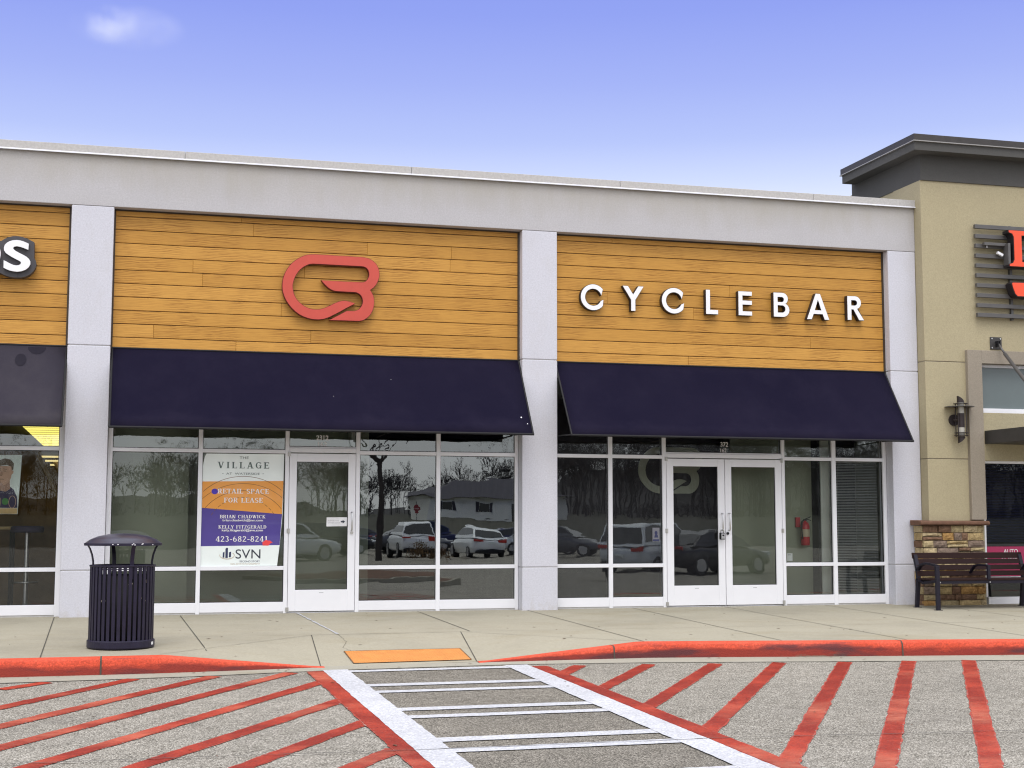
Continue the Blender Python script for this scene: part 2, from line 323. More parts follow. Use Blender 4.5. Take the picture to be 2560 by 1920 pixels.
s = NT('bench_wood'); gi = s.n('ShaderNodeNewGeometry'); rnd = gi.outputs['Random Per Island']
g = s.noise(s.coord((2, 30, 30)), 1.6, 5, 0.7)
c = s.mix(g, (0.010, 0.006, 0.006), (0.040, 0.018, 0.014)); c = s.mix(s.ramp(rnd, [(0, (0.0,)*3), (1, (0.6,)*3)]), c, (0.03, 0.018, 0.02))
s.set(c, 0.75, 0, 0.12)

def glass(name, refl, tint, wob=0.035, wscale=1.3):
    s = NT(name); s.t.nodes.remove(s.p)
    tr = s.n('ShaderNodeBsdfTransparent'); tr.inputs[0].default_value = (*tint, 1)
    gl = s.n('ShaderNodeBsdfGlossy'); gl.inputs['Roughness'].default_value = 0.0; gl.inputs[0].default_value = (0.93, 0.98, 0.95, 1)
    fr = s.n('ShaderNodeFresnel'); fr.inputs['IOR'].default_value = 1.5
    f = s.math('ADD', s.math('MULTIPLY', fr.outputs[0], 1.6), refl)
    f = s.math('MINIMUM', f, 1.0)
    v = s.coord(); n = s.noise(v, wscale, 2, 0.4); n2 = s.noise(s.coord((0.6, 1, 2.4)), 5.5, 1, 0.4)
    h = s.math('ADD', n, s.math('MULTIPLY', n2, 0.06))
    b = s.n('ShaderNodeBump'); b.inputs['Strength'].default_value = 1.0; b.inputs['Distance'].default_value = wob*0.02; s.l(h, b.inputs['Height'])
    s.l(b.outputs[0], gl.inputs['Normal'])
    mix = s.n('ShaderNodeMixShader'); s.l(f, mix.inputs[0]); s.l(tr.outputs[0], mix.inputs[1]); s.l(gl.outputs[0], mix.inputs[2])
    s.l(mix.outputs[0], s.out.inputs[0]); return s.m
glass('shop_glass', 0.055, (0.92, 0.95, 0.92))
glass('clear_glass', 0.015, (0.95, 0.97, 0.95), 0.03)
glass('reflective_glass', 0.17, (0.75, 0.80, 0.80), 0.06)  # reflection raised on the dark panes to strengthen the mirrored lot
glass('grey_glass', 0.085, (0.90, 0.93, 0.92), 0.06)
glass('transom_glass', 0.11, (0.90, 0.935, 0.90), 0.14, 3.2)
glass('bank_glass', 0.0, (0.96, 0.97, 0.96))
s = NT('lit_panel'); em = s.n('ShaderNodeEmission'); em.inputs[0].default_value = (1.0, 0.84, 0.20, 1); em.inputs[1].default_value = 1.5; s.l(em.outputs[0], s.out.inputs[0])
s = NT('lit_strip'); em = s.n('ShaderNodeEmission'); em.inputs[0].default_value = (1.0, 0.8, 0.35, 1); em.inputs[1].default_value = 0.9; s.l(em.outputs[0], s.out.inputs[0])

# ------------------------------------------------------------------ mesh helpers
class MB:
    def __init__(s): s.v = []; s.f = []; s.mi = []; s.cur = 0
    def add(s, vs, fs):
        o = len(s.v); s.v += [tuple(p) for p in vs]
        for f in fs: s.f.append([o+i for i in f]); s.mi.append(s.cur)
        return s
    def box(s, x0, x1, y0, y1, z0, z1):
        return s.add([(x, y, z) for z in (z0, z1) for y in (y0, y1) for x in (x0, x1)],
                     [(0, 2, 3, 1), (4, 5, 7, 6), (0, 1, 5, 4), (2, 6, 7, 3), (0, 4, 6, 2), (1, 3, 7, 5)])
    def quad(s, *p): return s.add(p, [tuple(range(len(p)))])
    def prism(s, poly, y0, y1):           # polygon in x,z extruded along y
        n = len(poly)
        return s.add([(x, y0, z) for x, z in poly] + [(x, y1, z) for x, z in poly],
                     [tuple(range(n)), tuple(range(2*n-1, n-1, -1))] + [(i, n+i, n+(i+1) % n, (i+1) % n) for i in range(n)])
    def flat(s, poly, y): return s.add([(x, y, z) for x, z in poly], [tuple(range(len(poly)))])
    def prismx(s, poly, x0, x1):          # polygon in y,z extruded along x
        n = len(poly)
        return s.add([(x0, y, z) for y, z in poly] + [(x1, y, z) for y, z in poly],
                     [tuple(range(n)), tuple(range(2*n-1, n-1, -1))] + [(i, n+i, n+(i+1) % n, (i+1) % n) for i in range(n)])
    def tube(s, pts, r, n=8, cap=True):
        pts = [Vector(p) for p in pts]; rs = r if isinstance(r, (list, tuple)) else [r]*len(pts)
        rings = []; ref = None
        for i, p in enumerate(pts):
            d = (pts[min(i+1, len(pts)-1)] - pts[max(i-1, 0)]).normalized()
            if ref is None: ref = Vector((0, 0, 1)) if abs(d.z) < 0.9 else Vector((1, 0, 0))
            a = d.cross(ref).normalized(); b = d.cross(a).normalized(); ref = -b if abs(d.dot(b)) < 0.99 else ref
            ref = a.cross(d)
            rings.append([p + (a*math.cos(t) + b*math.sin(t))*rs[i] for t in [2*math.pi*k/n for k in range(n)]])
        vs = [q for rg in rings for q in rg]; fs = []
        for i in range(len(pts)-1):
            for k in range(n): fs.append((i*n+k, i*n+(k+1) % n, (i+1)*n+(k+1) % n, (i+1)*n+k))
        if cap: fs += [tuple(range(n-1, -1, -1)), tuple((len(pts)-1)*n+k for k in range(n))]
        return s.add(vs, fs)
    def lathe(s, prof, c, n=40):
        vs = []; fs = []
        for r, z in prof:
            for k in range(n): t = 2*math.pi*k/n; vs.append((c[0]+r*math.cos(t), c[1]+r*math.sin(t), c[2]+z))
        for i in range(len(prof)-1):
            for k in range(n): fs.append((i*n+k, i*n+(k+1) % n, (i+1)*n+(k+1) % n, (i+1)*n+k))
        return s.add(vs, fs)
    def obox(s, c, ax, ay, az):           # oriented box from centre and half-axis vectors
        c, ax, ay, az = map(Vector, (c, ax, ay, az))
        return s.add([c+ax*i+ay*j+az*k for k in (-1, 1) for j in (-1, 1) for i in (-1, 1)],
                     [(0, 2, 3, 1), (4, 5, 7, 6), (0, 1, 5, 4), (2, 6, 7, 3), (0, 4, 6, 2), (1, 3, 7, 5)])
    def build(s, name, mat, parent=None, bevel=0, smooth=False, recalc=True, seg=2, sub=0):
        me = bpy.data.meshes.new(name); me.from_pydata(s.v, [], s.f)
        for m in (mat if isinstance(mat, (list, tuple)) else [mat]): me.materials.append(MATS[m])
        for p, i in zip(me.polygons, s.mi): p.material_index = i
        if recalc:
            bm = bmesh.new(); bm.from_mesh(me); bmesh.ops.recalc_face_normals(bm, faces=bm.faces); bm.to_mesh(me); bm.free()
        if smooth:
            for p in me.polygons: p.use_smooth = True
        o = bpy.data.objects.new(name, me); C.objects.link(o)
        if parent: attach(o, parent)
        if bevel:
            b = o.modifiers.new('bevel', 'BEVEL'); b.width = bevel; b.segments = seg; b.limit_method = 'ANGLE'; b.angle_limit = R(40)
        if sub:
            m = o.modifiers.new('sub', 'SUBSURF'); m.levels = sub; m.render_levels = sub
        return o
ROOT = {}
def attach(o, parent):
    o.parent = parent; o.matrix_parent_inverse = Matrix.Translation(-Vector(ROOT.get(parent.name, (0, 0, 0))))
def thing(name, label, cat, loc=(0, 0, 0), group=None):
    o = bpy.data.objects.new(name, None); C.objects.link(o); o.location = loc; o.empty_display_size = 0.2
    ROOT[o.name] = tuple(loc); return tag(o, label, cat, group)
def tag(o, label, cat, group=None):
    o['label'] = label; o['category'] = cat
    if group: o['group'] = group
    return o
def struct(o): o['kind'] = 'structure'; return o
def copy_tree(o, parent=None):
    c = o.copy(); C.objects.link(c)
    if parent: c.parent = parent
    for ch in list(o.children): copy_tree(ch, c)
    return c
def text_mesh(txt, x0, x1, z0, z1, y, name, mat, parent, depth=0.0, bold=0.0):
    cu = bpy.data.curves.new('txt', 'FONT'); cu.body = txt; cu.size = 1; cu.offset = bold
    ob = bpy.data.objects.new('txt', cu); C.objects.link(ob)
    dg = bpy.context.evaluated_depsgraph_get(); ev = ob.evaluated_get(dg); me0 = ev.to_mesh()
    vs = [v.co.copy() for v in me0.vertices]; fs = [tuple(p.vertices) for p in me0.polygons]; ev.to_mesh_clear()
    bpy.data.objects.remove(ob); bpy.data.curves.remove(cu)
    ax = min(v.x for v in vs); bx = max(v.x for v in vs); az = min(v.y for v in vs); bz = max(v.y for v in vs)
    P = [(x0+(v.x-ax)/(bx-ax)*(x1-x0), y, z0+(v.y-az)/(bz-az)*(z1-z0)) for v in vs]
    m = MB(); m.add(P, fs); return m.build(name, mat, parent, recalc=False)
def arc(cx, cz, rx, rz, a0, a1, n=14): return [(cx+rx*math.cos(R(a0+(a1-a0)*i/n)), cz+rz*math.sin(R(a0+(a1-a0)*i/n))) for i in range(n+1)]
def ring(cx, cz, rx, rz, t, tz, a0, a1, n=16): return arc(cx, cz, rx, rz, a0, a1, n) + arc(cx, cz, rx-t, rz-tz, a1, a0, n)

# ------------------------------------------------------------------ ground
def lerp_path(P, x):
    if x <= P[0][0]: return P[0][1]
    for (a, b), (c, d) in zip(P, P[1:]):
        if x <= c: return b+(d-b)*(x-a)/(c-a)
    (a, b), (c, d) = P[-2:]; return d+(d-b)/(c-a)*(x-c)
KP = [(-14, -4.60), (-0.03, -4.58), (1.0, -4.56), (1.95, -4.53), (3.55, -4.45), (4.6, -4.36), (5.4, -4.30), (6.2, -4.40), (7.1, -4.55), (9.7, -4.90), (14, -5.5), (30, -7.7)]
def yk(x): return lerp_path(KP, x)
def road_z(y): return -0.25+0.02*(y+4.6) if y > -14 else (-0.438+0.004*(y+14) if y > -24 else -0.478)
def dep(x, y):
    if y > -2.85: return 0.0
    dr = 0.156*(-2.85-y)/1.65
    def line(ax, ay, bx, by, px, py):   # 0 on a-b, .145 at p
        f = lambda X, Y: (bx-ax)*(Y-ay)-(by-ay)*(X-ax)
        return 0.156*f(x, y)/f(px, py)
    dl = line(0.35, -4.6, 2.03, -2.85, 1.92, -4.53); dR = line(5.45, -4.37, 3.75, -2.85, 3.55, -4.45)
    return max(0.0, min(dr, dl, dR, 0.156))
def walk_z(x, y): return 0.02*min(y, 0.0) - dep(x, y)
xs = sorted(set([-14+0.5*i for i in range(28)] + [round(0.1*i, 2) for i in range(0, 60)] + [6+0.5*i for i in range(49)]))
m = MB(); NY = 40; vs = []
for x in xs:
    for j in range(NY+1):
        y = 0.36 + (yk(x)-0.36)*j/NY; vs.append((x, y, walk_z(x, y)))
m.add(vs, [(i*(NY+1)+j, (i+1)*(NY+1)+j, (i+1)*(NY+1)+j+1, i*(NY+1)+j+1) for i in range(len(xs)-1) for j in range(NY)])
walk = struct(m.build('sidewalk', 'walk_concrete', smooth=True))
# joints and cracks tooled into the walk
m = MB()
def strip(m, pts, w, zf, lift=0.004, jit=0.0, rnd=random.Random(3), div=10):
    P = []
    for (a, b) in zip(pts, pts[1:]):
        for i in range(div): P.append((a[0]+(b[0]-a[0])*i/div, a[1]+(b[1]-a[1])*i/div))
    P.append(pts[-1]); L = []; Rr = []
    for i, p in enumerate(P):
        q = P[min(i+1, len(P)-1)]; o = P[max(i-1, 0)]; d = Vector((q[0]-o[0], q[1]-o[1])).normalized(); n = Vector((-d.y, d.x))
        jx = rnd.uniform(-jit, jit); wa = w/2*(1+(rnd.uniform(-0.5, 0.5) if jit else 0))
        for s_, Lst in ((1, L), (-1, Rr)):
            x = p[0]+n.x*(s_*wa+jx); y = p[1]+n.y*(s_*wa+jx); Lst.append((x, y, zf(x, y)+lift))
    n = len(P); m.add(L+Rr, [(i, i+1, n+i+1, n+i) for i in range(n-1)])
for a, b in (((-0.85, 0.05), (-0.76, -4.57)), ((0.70, 0.0), (0.81, -4.2)), ((2.03, -2.87), (1.92, -4.52)), ((3.83, 0.1), (3.87, -2.77)), ((3.75, -2.83), (3.55, -4.44)), ((5.35, 0.0), (5.45, -4.3)), ((6.92, 0.1), (6.98, -4.5)), ((8.31, 0.1), (8.40, -4.7)), ((9.9, 0.1), (10.0, -4.9)), ((11.5, -0.3), (11.6, -5.1)), ((-2.4, 0.1), (-2.35, -4.6)), ((2.2, 0.1), (2.28, -1.2))):
    strip(m, [a, b], 0.011, walk_z, 0.004)
for a, b in (((0.35, -4.5), (2.03, -2.87)), ((3.75, -2.83), (5.45, -4.3)), ((2.03, -2.87), (3.75, -2.83))): strip(m, [a, b], 0.007, walk_z, 0.004, 0.004)
strip(m, [(-14, -2.8), (-0.8, -2.8), (2.0, -2.86)], 0.004, walk_z, 0.004, 0.004, div=30); strip(m, [(3.8, -2.83), (12, -2.9)], 0.005, walk_z, 0.004, 0.004, div=30)
strip(m, [(2.33, -2.85), (2.36, -3.3), (2.28, -3.6), (2.34, -3.78)], 0.003, walk_z, 0.004, 0.008)
jo = m.build('walk_joint', 'joint_dark', walk)
m = MB(); strip(m, [(2.21, 0.1), (2.33, -2.83)], 0.026, walk_z, 0.006, 0.004, div=24); m.build('painted_line', 'white_paint', walk)

# road: asphalt sheet out to the lot behind the camera and far beyond
m = MB(); ys = [-0.5, -3, -4, -5, -6, -7, -8, -9, -10, -11, -12, -13, -14, -18, -24, -40, -75]; xr = [-150, -60, -20, -8, 0, 4, 8, 14, 20, 40, 90, 200]
m.add([(x, y, road_z(y)) for x in xr for y in ys], [(i*len(ys)+j, (i+1)*len(ys)+j, (i+1)*len(ys)+j+1, i*len(ys)+j+1) for i in range(len(xr)-1) for j in range(len(ys)-1)])
road = struct(m.build('road', 'asphalt'))
m = MB(); m.add([(x, y, z) for x in (-300, 400) for y, z in ((-75, -0.478), (-84, 0.1), (-110, 1.2), (-160, 2.2), (-260, 3.0), (-900, 4.0))], [(j, 6+j, 6+j+1, j+1) for j in range(5)])
struct(m.build('far_grass', 'dry_grass'))
m = MB(); m.quad((-300, -0.5, -0.60), (400, -0.5, -0.60), (400, 900, -0.60), (-300, 900, -0.60)); m.quad((-300, -0.5, -0.60), (400, -0.5, -0.60), (400, -900, -0.60), (-300, -900, -0.60))
struct(m.build('ground', 'dry_grass'))

def rz(x, y): return road_z(y)
def kerb_h(x): return lerp_path([(-14, 1), (0.30, 1), (1.95, 0.02), (3.55, 0.02), (5.35, 1), (30, 1)], x)
# kerb in two runs, with a sloping nosing; the ramp lies between them
def kerb(xa, xb, label):
    n = int((xb-xa)/0.12); m = MB(); rows = []
    for i in range(n+1):
        x = xa+(xb-xa)*i/n; y = yk(x); zt = walk_z(x, y)+0.004; zb = road_z(y-0.2); h = max(zt-zb, 0.006); w = 0.05+0.10*kerb_h(x)
        # open joints every 3.05 m dip a little
        prof = [(0.0, 0.0), (-w*0.74, 0.0), (-w*0.90, -h*0.06), (-w*0.98, -h*0.18), (-w*1.03, -h*0.5), (-w*1.08, -h-0.02)]
        if kerb_h(x) < 0.06: prof = [(0, 0.002), (-0.04, 0.001), (-0.06, -0.001), (-0.08, -0.003), (-0.1, -h), (-0.11, -h-0.01)]
        rows.append([(x, y+a, zt+b) for a, b in prof])
    k = len(rows[0]); m.add([p for r_ in rows for p in r_], [(i*k+j, (i+1)*k+j, (i+1)*k+j+1, i*k+j+1) for i in range(n) for j in range(k-1)])
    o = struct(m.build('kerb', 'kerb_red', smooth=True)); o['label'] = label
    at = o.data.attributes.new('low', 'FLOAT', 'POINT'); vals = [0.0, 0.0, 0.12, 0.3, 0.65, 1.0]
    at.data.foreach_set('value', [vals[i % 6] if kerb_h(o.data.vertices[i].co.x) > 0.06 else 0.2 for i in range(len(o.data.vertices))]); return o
kl = kerb(-14, 1.95, 'red painted kerb left of the ramp'); kr = kerb(3.55, 30, 'red painted kerb right of the ramp')
def kjoint(x, par):
    m = MB(); y = yk(x); zt = walk_z(x, y)+0.006; w = 0.05+0.10*kerb_h(x); zb = road_z(y-0.2)
    P = [(0.0, 0.0), (-w*0.74, 0.0), (-w*0.91, -(zt-zb)*0.06), (-w*0.99, -(zt-zb)*0.18), (-w*1.04, -(zt-zb)*0.5), (-w*1.09, -(zt-zb))]
    L = [(x-0.008, y+a-0.003, zt+b) for a, b in P]; Q = [(x+0.008, y+a-0.003, zt+b) for a, b in P]
    m.add(L+Q, [(i, i+1, 7+i, 6+i) for i in range(5)]); m.build('kerb_joint', 'joint_dark', par)
kjoint(-0.20, kl); kjoint(5.05, kr); kjoint(8.25, kr)
# gutter pan
GP = [(-14, -5.25), (-1.07, -5.17), (0.0, -5.10), (0.79, -5.03), (1.91, -4.85), (3.87, -4.74), (5.3, -4.88), (7.5, -5.24), (9.3, -5.52), (14, -6.1), (30, -8.3)]
m = MB(); xs2 = [-14+0.4*i for i in range(111)]
m.add([(x, y, road_z(y)+0.004) for x in xs2 for y in (yk(x)+0.05, lerp_path(GP, x))], [(2*i, 2*i+2, 2*i+3, 2*i+1) for i in range(len(xs2)-1)])
struct(m.build('gutter', 'gutter_concrete'))
# pavement edge and paving seam
m = MB(); strip(m, [(x, lerp_path(GP, x)-0.006) for x in (-6, -1.07, 0, 0.79, 1.91, 3.87, 5.3, 7.5, 9.3, 14)], 0.012, rz, 0.007, 0.006)
strip(m, [(-6, -9.1), (0.26, -9.31), (1.75, -9.38), (4.13, -9.40), (6.47, -9.60), (14, -10)], 0.010, rz, 0.0135, 0.010, div=30)
m.build('pavement_seam', 'asphalt_crack', road)
# darker asphalt in the crossing
m = MB(); m.quad(*[(x, y, road_z(y)+0.003) for x, y in ((2.02, -4.98), (3.88, -4.98), (3.9, -12.5), (2.02, -12.5))])
m.build('crossing_patch', 'asphalt_dark', road)

rs = random.Random(11)
def stripe(quad, mat, lift, name, jit=0.012, n=22, edge=None):
    A, B, Cc, D = [Vector(p) for p in quad]          # A-B one long edge, D-C the other
    m = MB(); L = []; Q = []
    for i in range(n+1):
        t = i/n; a = A.lerp(B, t); d = D.lerp(Cc, t); w = (a-d).normalized()
        j1 = noise.noise(Vector((a.x*6, a.y*6, 3.1)))*jit*0.9+rs.uniform(-jit, jit)*0.5; j2 = noise.noise(Vector((d.x*6, d.y*6, 9.4)))*jit*0.9+rs.uniform(-jit, jit)*0.5
        a2 = a+w*j1; d2 = d+w*j2; L.append((a2.x, a2.y, road_z(a2.y)+lift)); Q.append((d2.x, d2.y, road_z(d2.y)+lift))
    m.add(L+Q, [(i, i+1, n+1+i+1, n+1+i) for i in range(n)]); m.build(name, mat, road)
def band(p, q, w, mat, lift, name, jit=0.01, n=26):
    p = Vector(p); q = Vector(q); d = (q-p).normalized(); nn = Vector((-d.y, d.x))*w/2
    stripe((p+nn, q+nn, q-nn, p-nn), mat, lift, name, jit, n)
RED = [((-1.03, -5.60), (-0.66, -5.20)), ((-1.8, -8.05), (0.10, -5.11)), ((-1.8, -9.13), (0.84, -5.07)), ((-1.8, -10.2), (1.57, -4.96)), ((-1.8, -11.35), (1.80, -5.66)), ((-1.6, -12.2), (1.81, -6.85)), ((-0.8, -12.1), (1.81, -8.05)), ((-0.1, -12.1), (1.81, -9.28)),
       ((4.06, -5.70), (4.50, -4.98)), ((4.12, -6.74), (5.23, -5.03)), ((4.16, -7.83), (5.93, -5.12)), ((4.16, -9.09), (6.62, -5.18)), ((4.15, -10.42), (7.33, -5.27)), ((3.9, -11.97), (8.05, -5.32)), ((4.3, -12.6), (8.72, -5.40)), ((5.0, -12.8), (9.45, -5.5)), ((5.7, -12.9), (10.2, -5.6))]
for a, b in RED:
    band(a, b, 0.152, 'red_paint_edge', 0.005, 'red_stripe', 0.011, 70); band(a, b, 0.128, 'red_paint', 0.0065, 'red_stripe', 0.007, 70)
for a, b in (((1.82, -4.93), (1.90, -12.5)), ((4.07, -4.96), (4.17, -12.5))):
    band(a, b, 0.18, 'red_paint_edge', 0.008, 'red_border', 0.010, 120); band(a, b, 0.158, 'red_paint', 0.0095, 'red_border', 0.006, 120)
for a, b in (((2.015, -4.86), (2.06, -12.5)), ((3.86, -4.84), (3.95, -12.5))):
    band(a, b, 0.245, 'white_paint', 0.0115, 'white_line', 0.006, 140)
for y0, y1 in ((-4.93, -5.07), (-5.98, -6.14), (-6.43, -6.57), (-7.47, -7.63), (-7.88, -8.02), (-8.93, -9.10), (-9.36, -9.52), (-10.4, -10.55), (-10.85, -11.0)):
    stripe(((2.0, y0), (3.92, y0+0.02), (3.92, y1+0.02), (2.0, y1)), 'white_paint', 0.0098, 'white_bar', 0.005, 60)

m = MB(); rr = random.Random(17)
for k in range(150):
    if k < 70: x = rr.uniform(-3, 12); y = rr.uniform(-4.4, -0.05); z = walk_z(x, y)+0.003
    elif k < 110: x = rr.uniform(-3, 11); y = yk(x)-0.2-abs(rr.gauss(0, 0.12)); z = road_z(y)+0.012
    else: x = rr.uniform(-3, 11); y = rr.uniform(-10, -5); z = road_z(y)+0.013
    a = rr.uniform(0, 3.14); l = rr.uniform(0.008, 0.035); w_ = l*rr.uniform(0.15, 0.5); ca, sa = math.cos(a), math.sin(a)
    m.add([(x-ca*l, y-sa*l, z), (x+sa*w_, y-ca*w_, z+0.003), (x+ca*l, y+sa*l, z+0.001), (x-sa*w_, y+ca*w_, z+0.004)], [(0, 1, 2, 3)])
o = m.build('leaf_litter', 'mulch', recalc=False); o['kind'] = 'stuff'; tag(o, 'tiny bits of dead leaf and grit scattered on the pavement', 'leaf litter')
# tactile pad on the ramp
t = thing('tactile_pad', 'orange tactile warning pad set into the kerb ramp', 'tactile pad', (2.8, -4.1, walk_z(2.8, -4.1)))
P = [(2.16, -4.02), (3.42, -3.98), (3.36, -4.56), (2.13, -4.62)]
def padz(x, y): return walk_z(x, max(y, yk(x)+0.01))+0.007
P = [(2.26, -3.80), (3.52, -3.79), (3.51, -4.37), (2.27, -4.41)]
m = MB(); n = 12
for i in range(n):
    for j in range(6):
        def pt(u, v): 
            a = Vector(P[0]).lerp(Vector(P[1]), u); b = Vector(P[3]).lerp(Vector(P[2]), u); c_ = a.lerp(b, v); return (c_.x, c_.y, padz(c_.x, c_.y))
        m.quad(pt(i/n, j/6), pt((i+1)/n, j/6), pt((i+1)/n, (j+1)/6), pt(i/n, (j+1)/6))
m.build('plate', 'tactile_orange', t)
m = MB()
for i in range(40):
    for j in range(13):
        a = Vector(P[0]).lerp(Vector(P[1]), (i+0.6)/40.2); b = Vector(P[3]).lerp(Vector(P[2]), (i+0.6)/40.2); c_ = a.lerp(b, (j+0.6)/13.2); z = padz(c_.x, c_.y)-0.001
        m.add([(c_.x+0.011*math.cos(k*1.0472), c_.y+0.011*math.sin(k*1.0472), z) for k in range(6)]+[(c_.x+0.006*math.cos(k*1.0472), c_.y+0.006*math.sin(k*1.0472), z+0.005) for k in range(6)], [tuple(range(6, 12))]+[(k, (k+1) % 6, 6+(k+1) % 6, 6+k) for k in range(6)])
o = m.build('raised_domes', 'tactile_orange', t)
m = MB()
for a, b in ((0, 1), (1, 2), (2, 3), (3, 0)): strip(m, [P[a], P[b]], 0.012, lambda x, y: padz(x, y)-0.003)
m.build('pad_edge', 'ink_brown', t)

# ------------------------------------------------------------------ white shop building
shop = thing('shop_building', 'white stucco shop row with wood plank sign panels and glass shopfronts', 'shop building', (5.3, 0, 0))
ZB = 5.305
m = MB(); m.box(-8, 11.47, 0.0, 0.5, ZB, 6.02); o = m.build('fascia', 'stained_stucco', shop, 0.006)
m = MB()
for x0, x1 in ((-8.05, -4.2), (-4.195, 0.62), (0.625, 3.67), (3.675, 6.72), (6.725, 9.77), (9.775, 11.50)): m.box(x0, x1, -0.035, 0.55, 5.992, 6.095)
m.build('coping', 'coping_grey', shop, 0.004)
m = MB()
m.prismx([(-0.037, 5.996), (-0.048, 5.984), (-0.050, 5.973), (-0.040, 5.974), (-0.034, 5.990)], -8.05, 11.505)
m.build('coping_lip', 'coping_lip', shop)
def pier(x0, x1, nm='pier'):
    m = MB(); g = 0.006
    m.box(x0, x1, 0, 0.34, -0.03, 0.588-g); m.box(x0, x1, 0, 0.34, 0.588+g, 3.472-g); m.box(x0, x1, 0, 0.34, 3.472+g, ZB-0.006)
    o = m.build(nm, 'white_stucco', shop, 0.008)
    m = MB(); m.box(x0+0.012, x1-0.012, 0.012, 0.33, 0.0, ZB-0.002); m.build('pier_core', 'frame_grey', shop)
pier(-0.792, -0.261); pier(5.272, 5.782); pier(11.004, 11.466)
pier(-6.9, -6.4)
m = MB(); m.box(-8, 11.46, 0.5, 14, 5.2, 5.9); m.box(-8, 11.46, 13.8, 14, -0.1, 5.2); m.box(-8, -7.8, 0.5, 13.8, -0.1, 5.2); m.build('roof_slab', 'interior_ceiling', shop)
WROW = 0.1785
def cladding(x0, x1, seed):
    rr = random.Random(seed); m = MB(); z = 3.43
    while z < 5.28:
        zt = min(z+WROW, 5.30); x = x0+0.004; brk = sorted(x0+rr.uniform(0.4, (x1-x0)-0.4) for _ in range(rr.choice((0, 1, 1, 1, 2))))
        brk = [b for i, b in enumerate(brk) if i == 0 or b-brk[i-1] > 0.7]+[x1-0.004]
        for b in brk: m.box(x, b-0.0008, 0.150+rr.uniform(0, 0.0015), 0.172, z+0.0045, zt-0.0045); x = b+0.0010
        z += WROW
    m.build('cladding', 'wood_cladding', shop, 0.004, seg=1)
    m = MB(); m.box(x0, x1, 0.168, 0.30, 3.30, ZB+0.02); m.build('cladding_backing', 'trim_brown', shop)
    m = MB(); m.box(x1-0.03, x1+0.004, 0.138, 0.172, 3.40, ZB-0.01); m.box(x0-0.004, x0+0.022, 0.138, 0.172, 3.40, ZB-0.01); m.box(x0, x1, 0.140, 0.172, ZB-0.022, ZB-0.004); m.build('cladding_trim', 'trim_brown', shop)
cladding(-0.261, 5.272, 5); cladding(5.782, 11.004, 8); cladding(-6.4, -0.792, 4)

YG = 0.226
def window(x0, x1, verts, doors, kinds={}):
    """shopfront between piers: frame part with its glass panes as sub-parts"""
    m = MB()
    FY0, FY1 = 0.190, 0.30
    vx = sorted(verts)
    for a, b in vx: m.box(a, b, FY0-0.002, FY1, 0.0, 3.3)
    spans = list(zip([b for a, b in vx][:-1], [a for a, b in vx][1:]))
    panes = []
    for a, b in spans:
        if any(abs((a+b)/2-(d[0]+d[1])/2) < 0.3 for d in doors):
            m.box(a, b, FY0, FY1, 2.135, 2.195); m.box(a, b, FY0+0.01, FY1, 2.195, 2.215); panes.append((a, b, 2.215, 3.25, 'transom_glass')); m.box(a, b, FY0+0.02, FY1+0.02, -0.02, 0.012)
        else:
            m.box(a, b, FY0, FY1, 2.118, 2.168); m.box(a, b, FY0, FY1, 0.570, 0.622); m.box(a, b, FY0, FY1, 0.022, 0.150)
            k_ = kinds.get(spans.index((a, b)), 'shop_glass'); panes += [(a, b, 0.150, 0.570, k_), (a, b, 0.622, 2.118, k_), (a, b, 2.168, 3.25, 'transom_glass')]
        m.box(a, b, FY0, FY1, 3.25, 3.36)
    f = m.build('shopfront_window', 'frame_white', shop, 0.003, seg=1)
    for a, b in spans:
        if not any(abs((a+b)/2-(d[0]+d[1])/2) < 0.3 for d in doors): m = MB(); m.box(a, b, FY0+0.012, FY1, -0.01, 0.022); m.build('sill_base', 'frame_grey', f)
    g = MB()
    for a, b, z0, z1, tr in panes:
        for q in ((a, a+0.008, z0, z1), (b-0.008, b, z0, z1), (a+0.008, b-0.008, z0, z0+0.008), (a+0.008, b-0.008, z1-0.008, z1)): g.box(q[0], q[1], YG-0.006, YG+0.02, q[2], q[3])
    g.build('gasket', 'gasket_black', f)
    rr = random.Random(int(x0*10)+77)
    for a, b, z0, z1, tr in panes:
        g = MB(); e = [rr.uniform(-0.0012, 0.0012) for _ in range(4)]
        g.quad((a+0.006, YG+e[0], z0+0.006), (b-0.006, YG+e[1], z0+0.006), (b-0.006, YG+e[1]+e[2], z1-0.006), (a+0.006, YG+e[0]+e[2], z1-0.006))
        g.build('pane', tr, f, recalc=False)
    return f
def pull(m, x, z0, z1):
    m.tube([(x, 0.186, z1), (x, 0.150, z1), (x, 0.140, z1-0.012), (x, 0.140, z0+0.012), (x, 0.150, z0), (x, 0.186, z0)], 0.0105, 10)
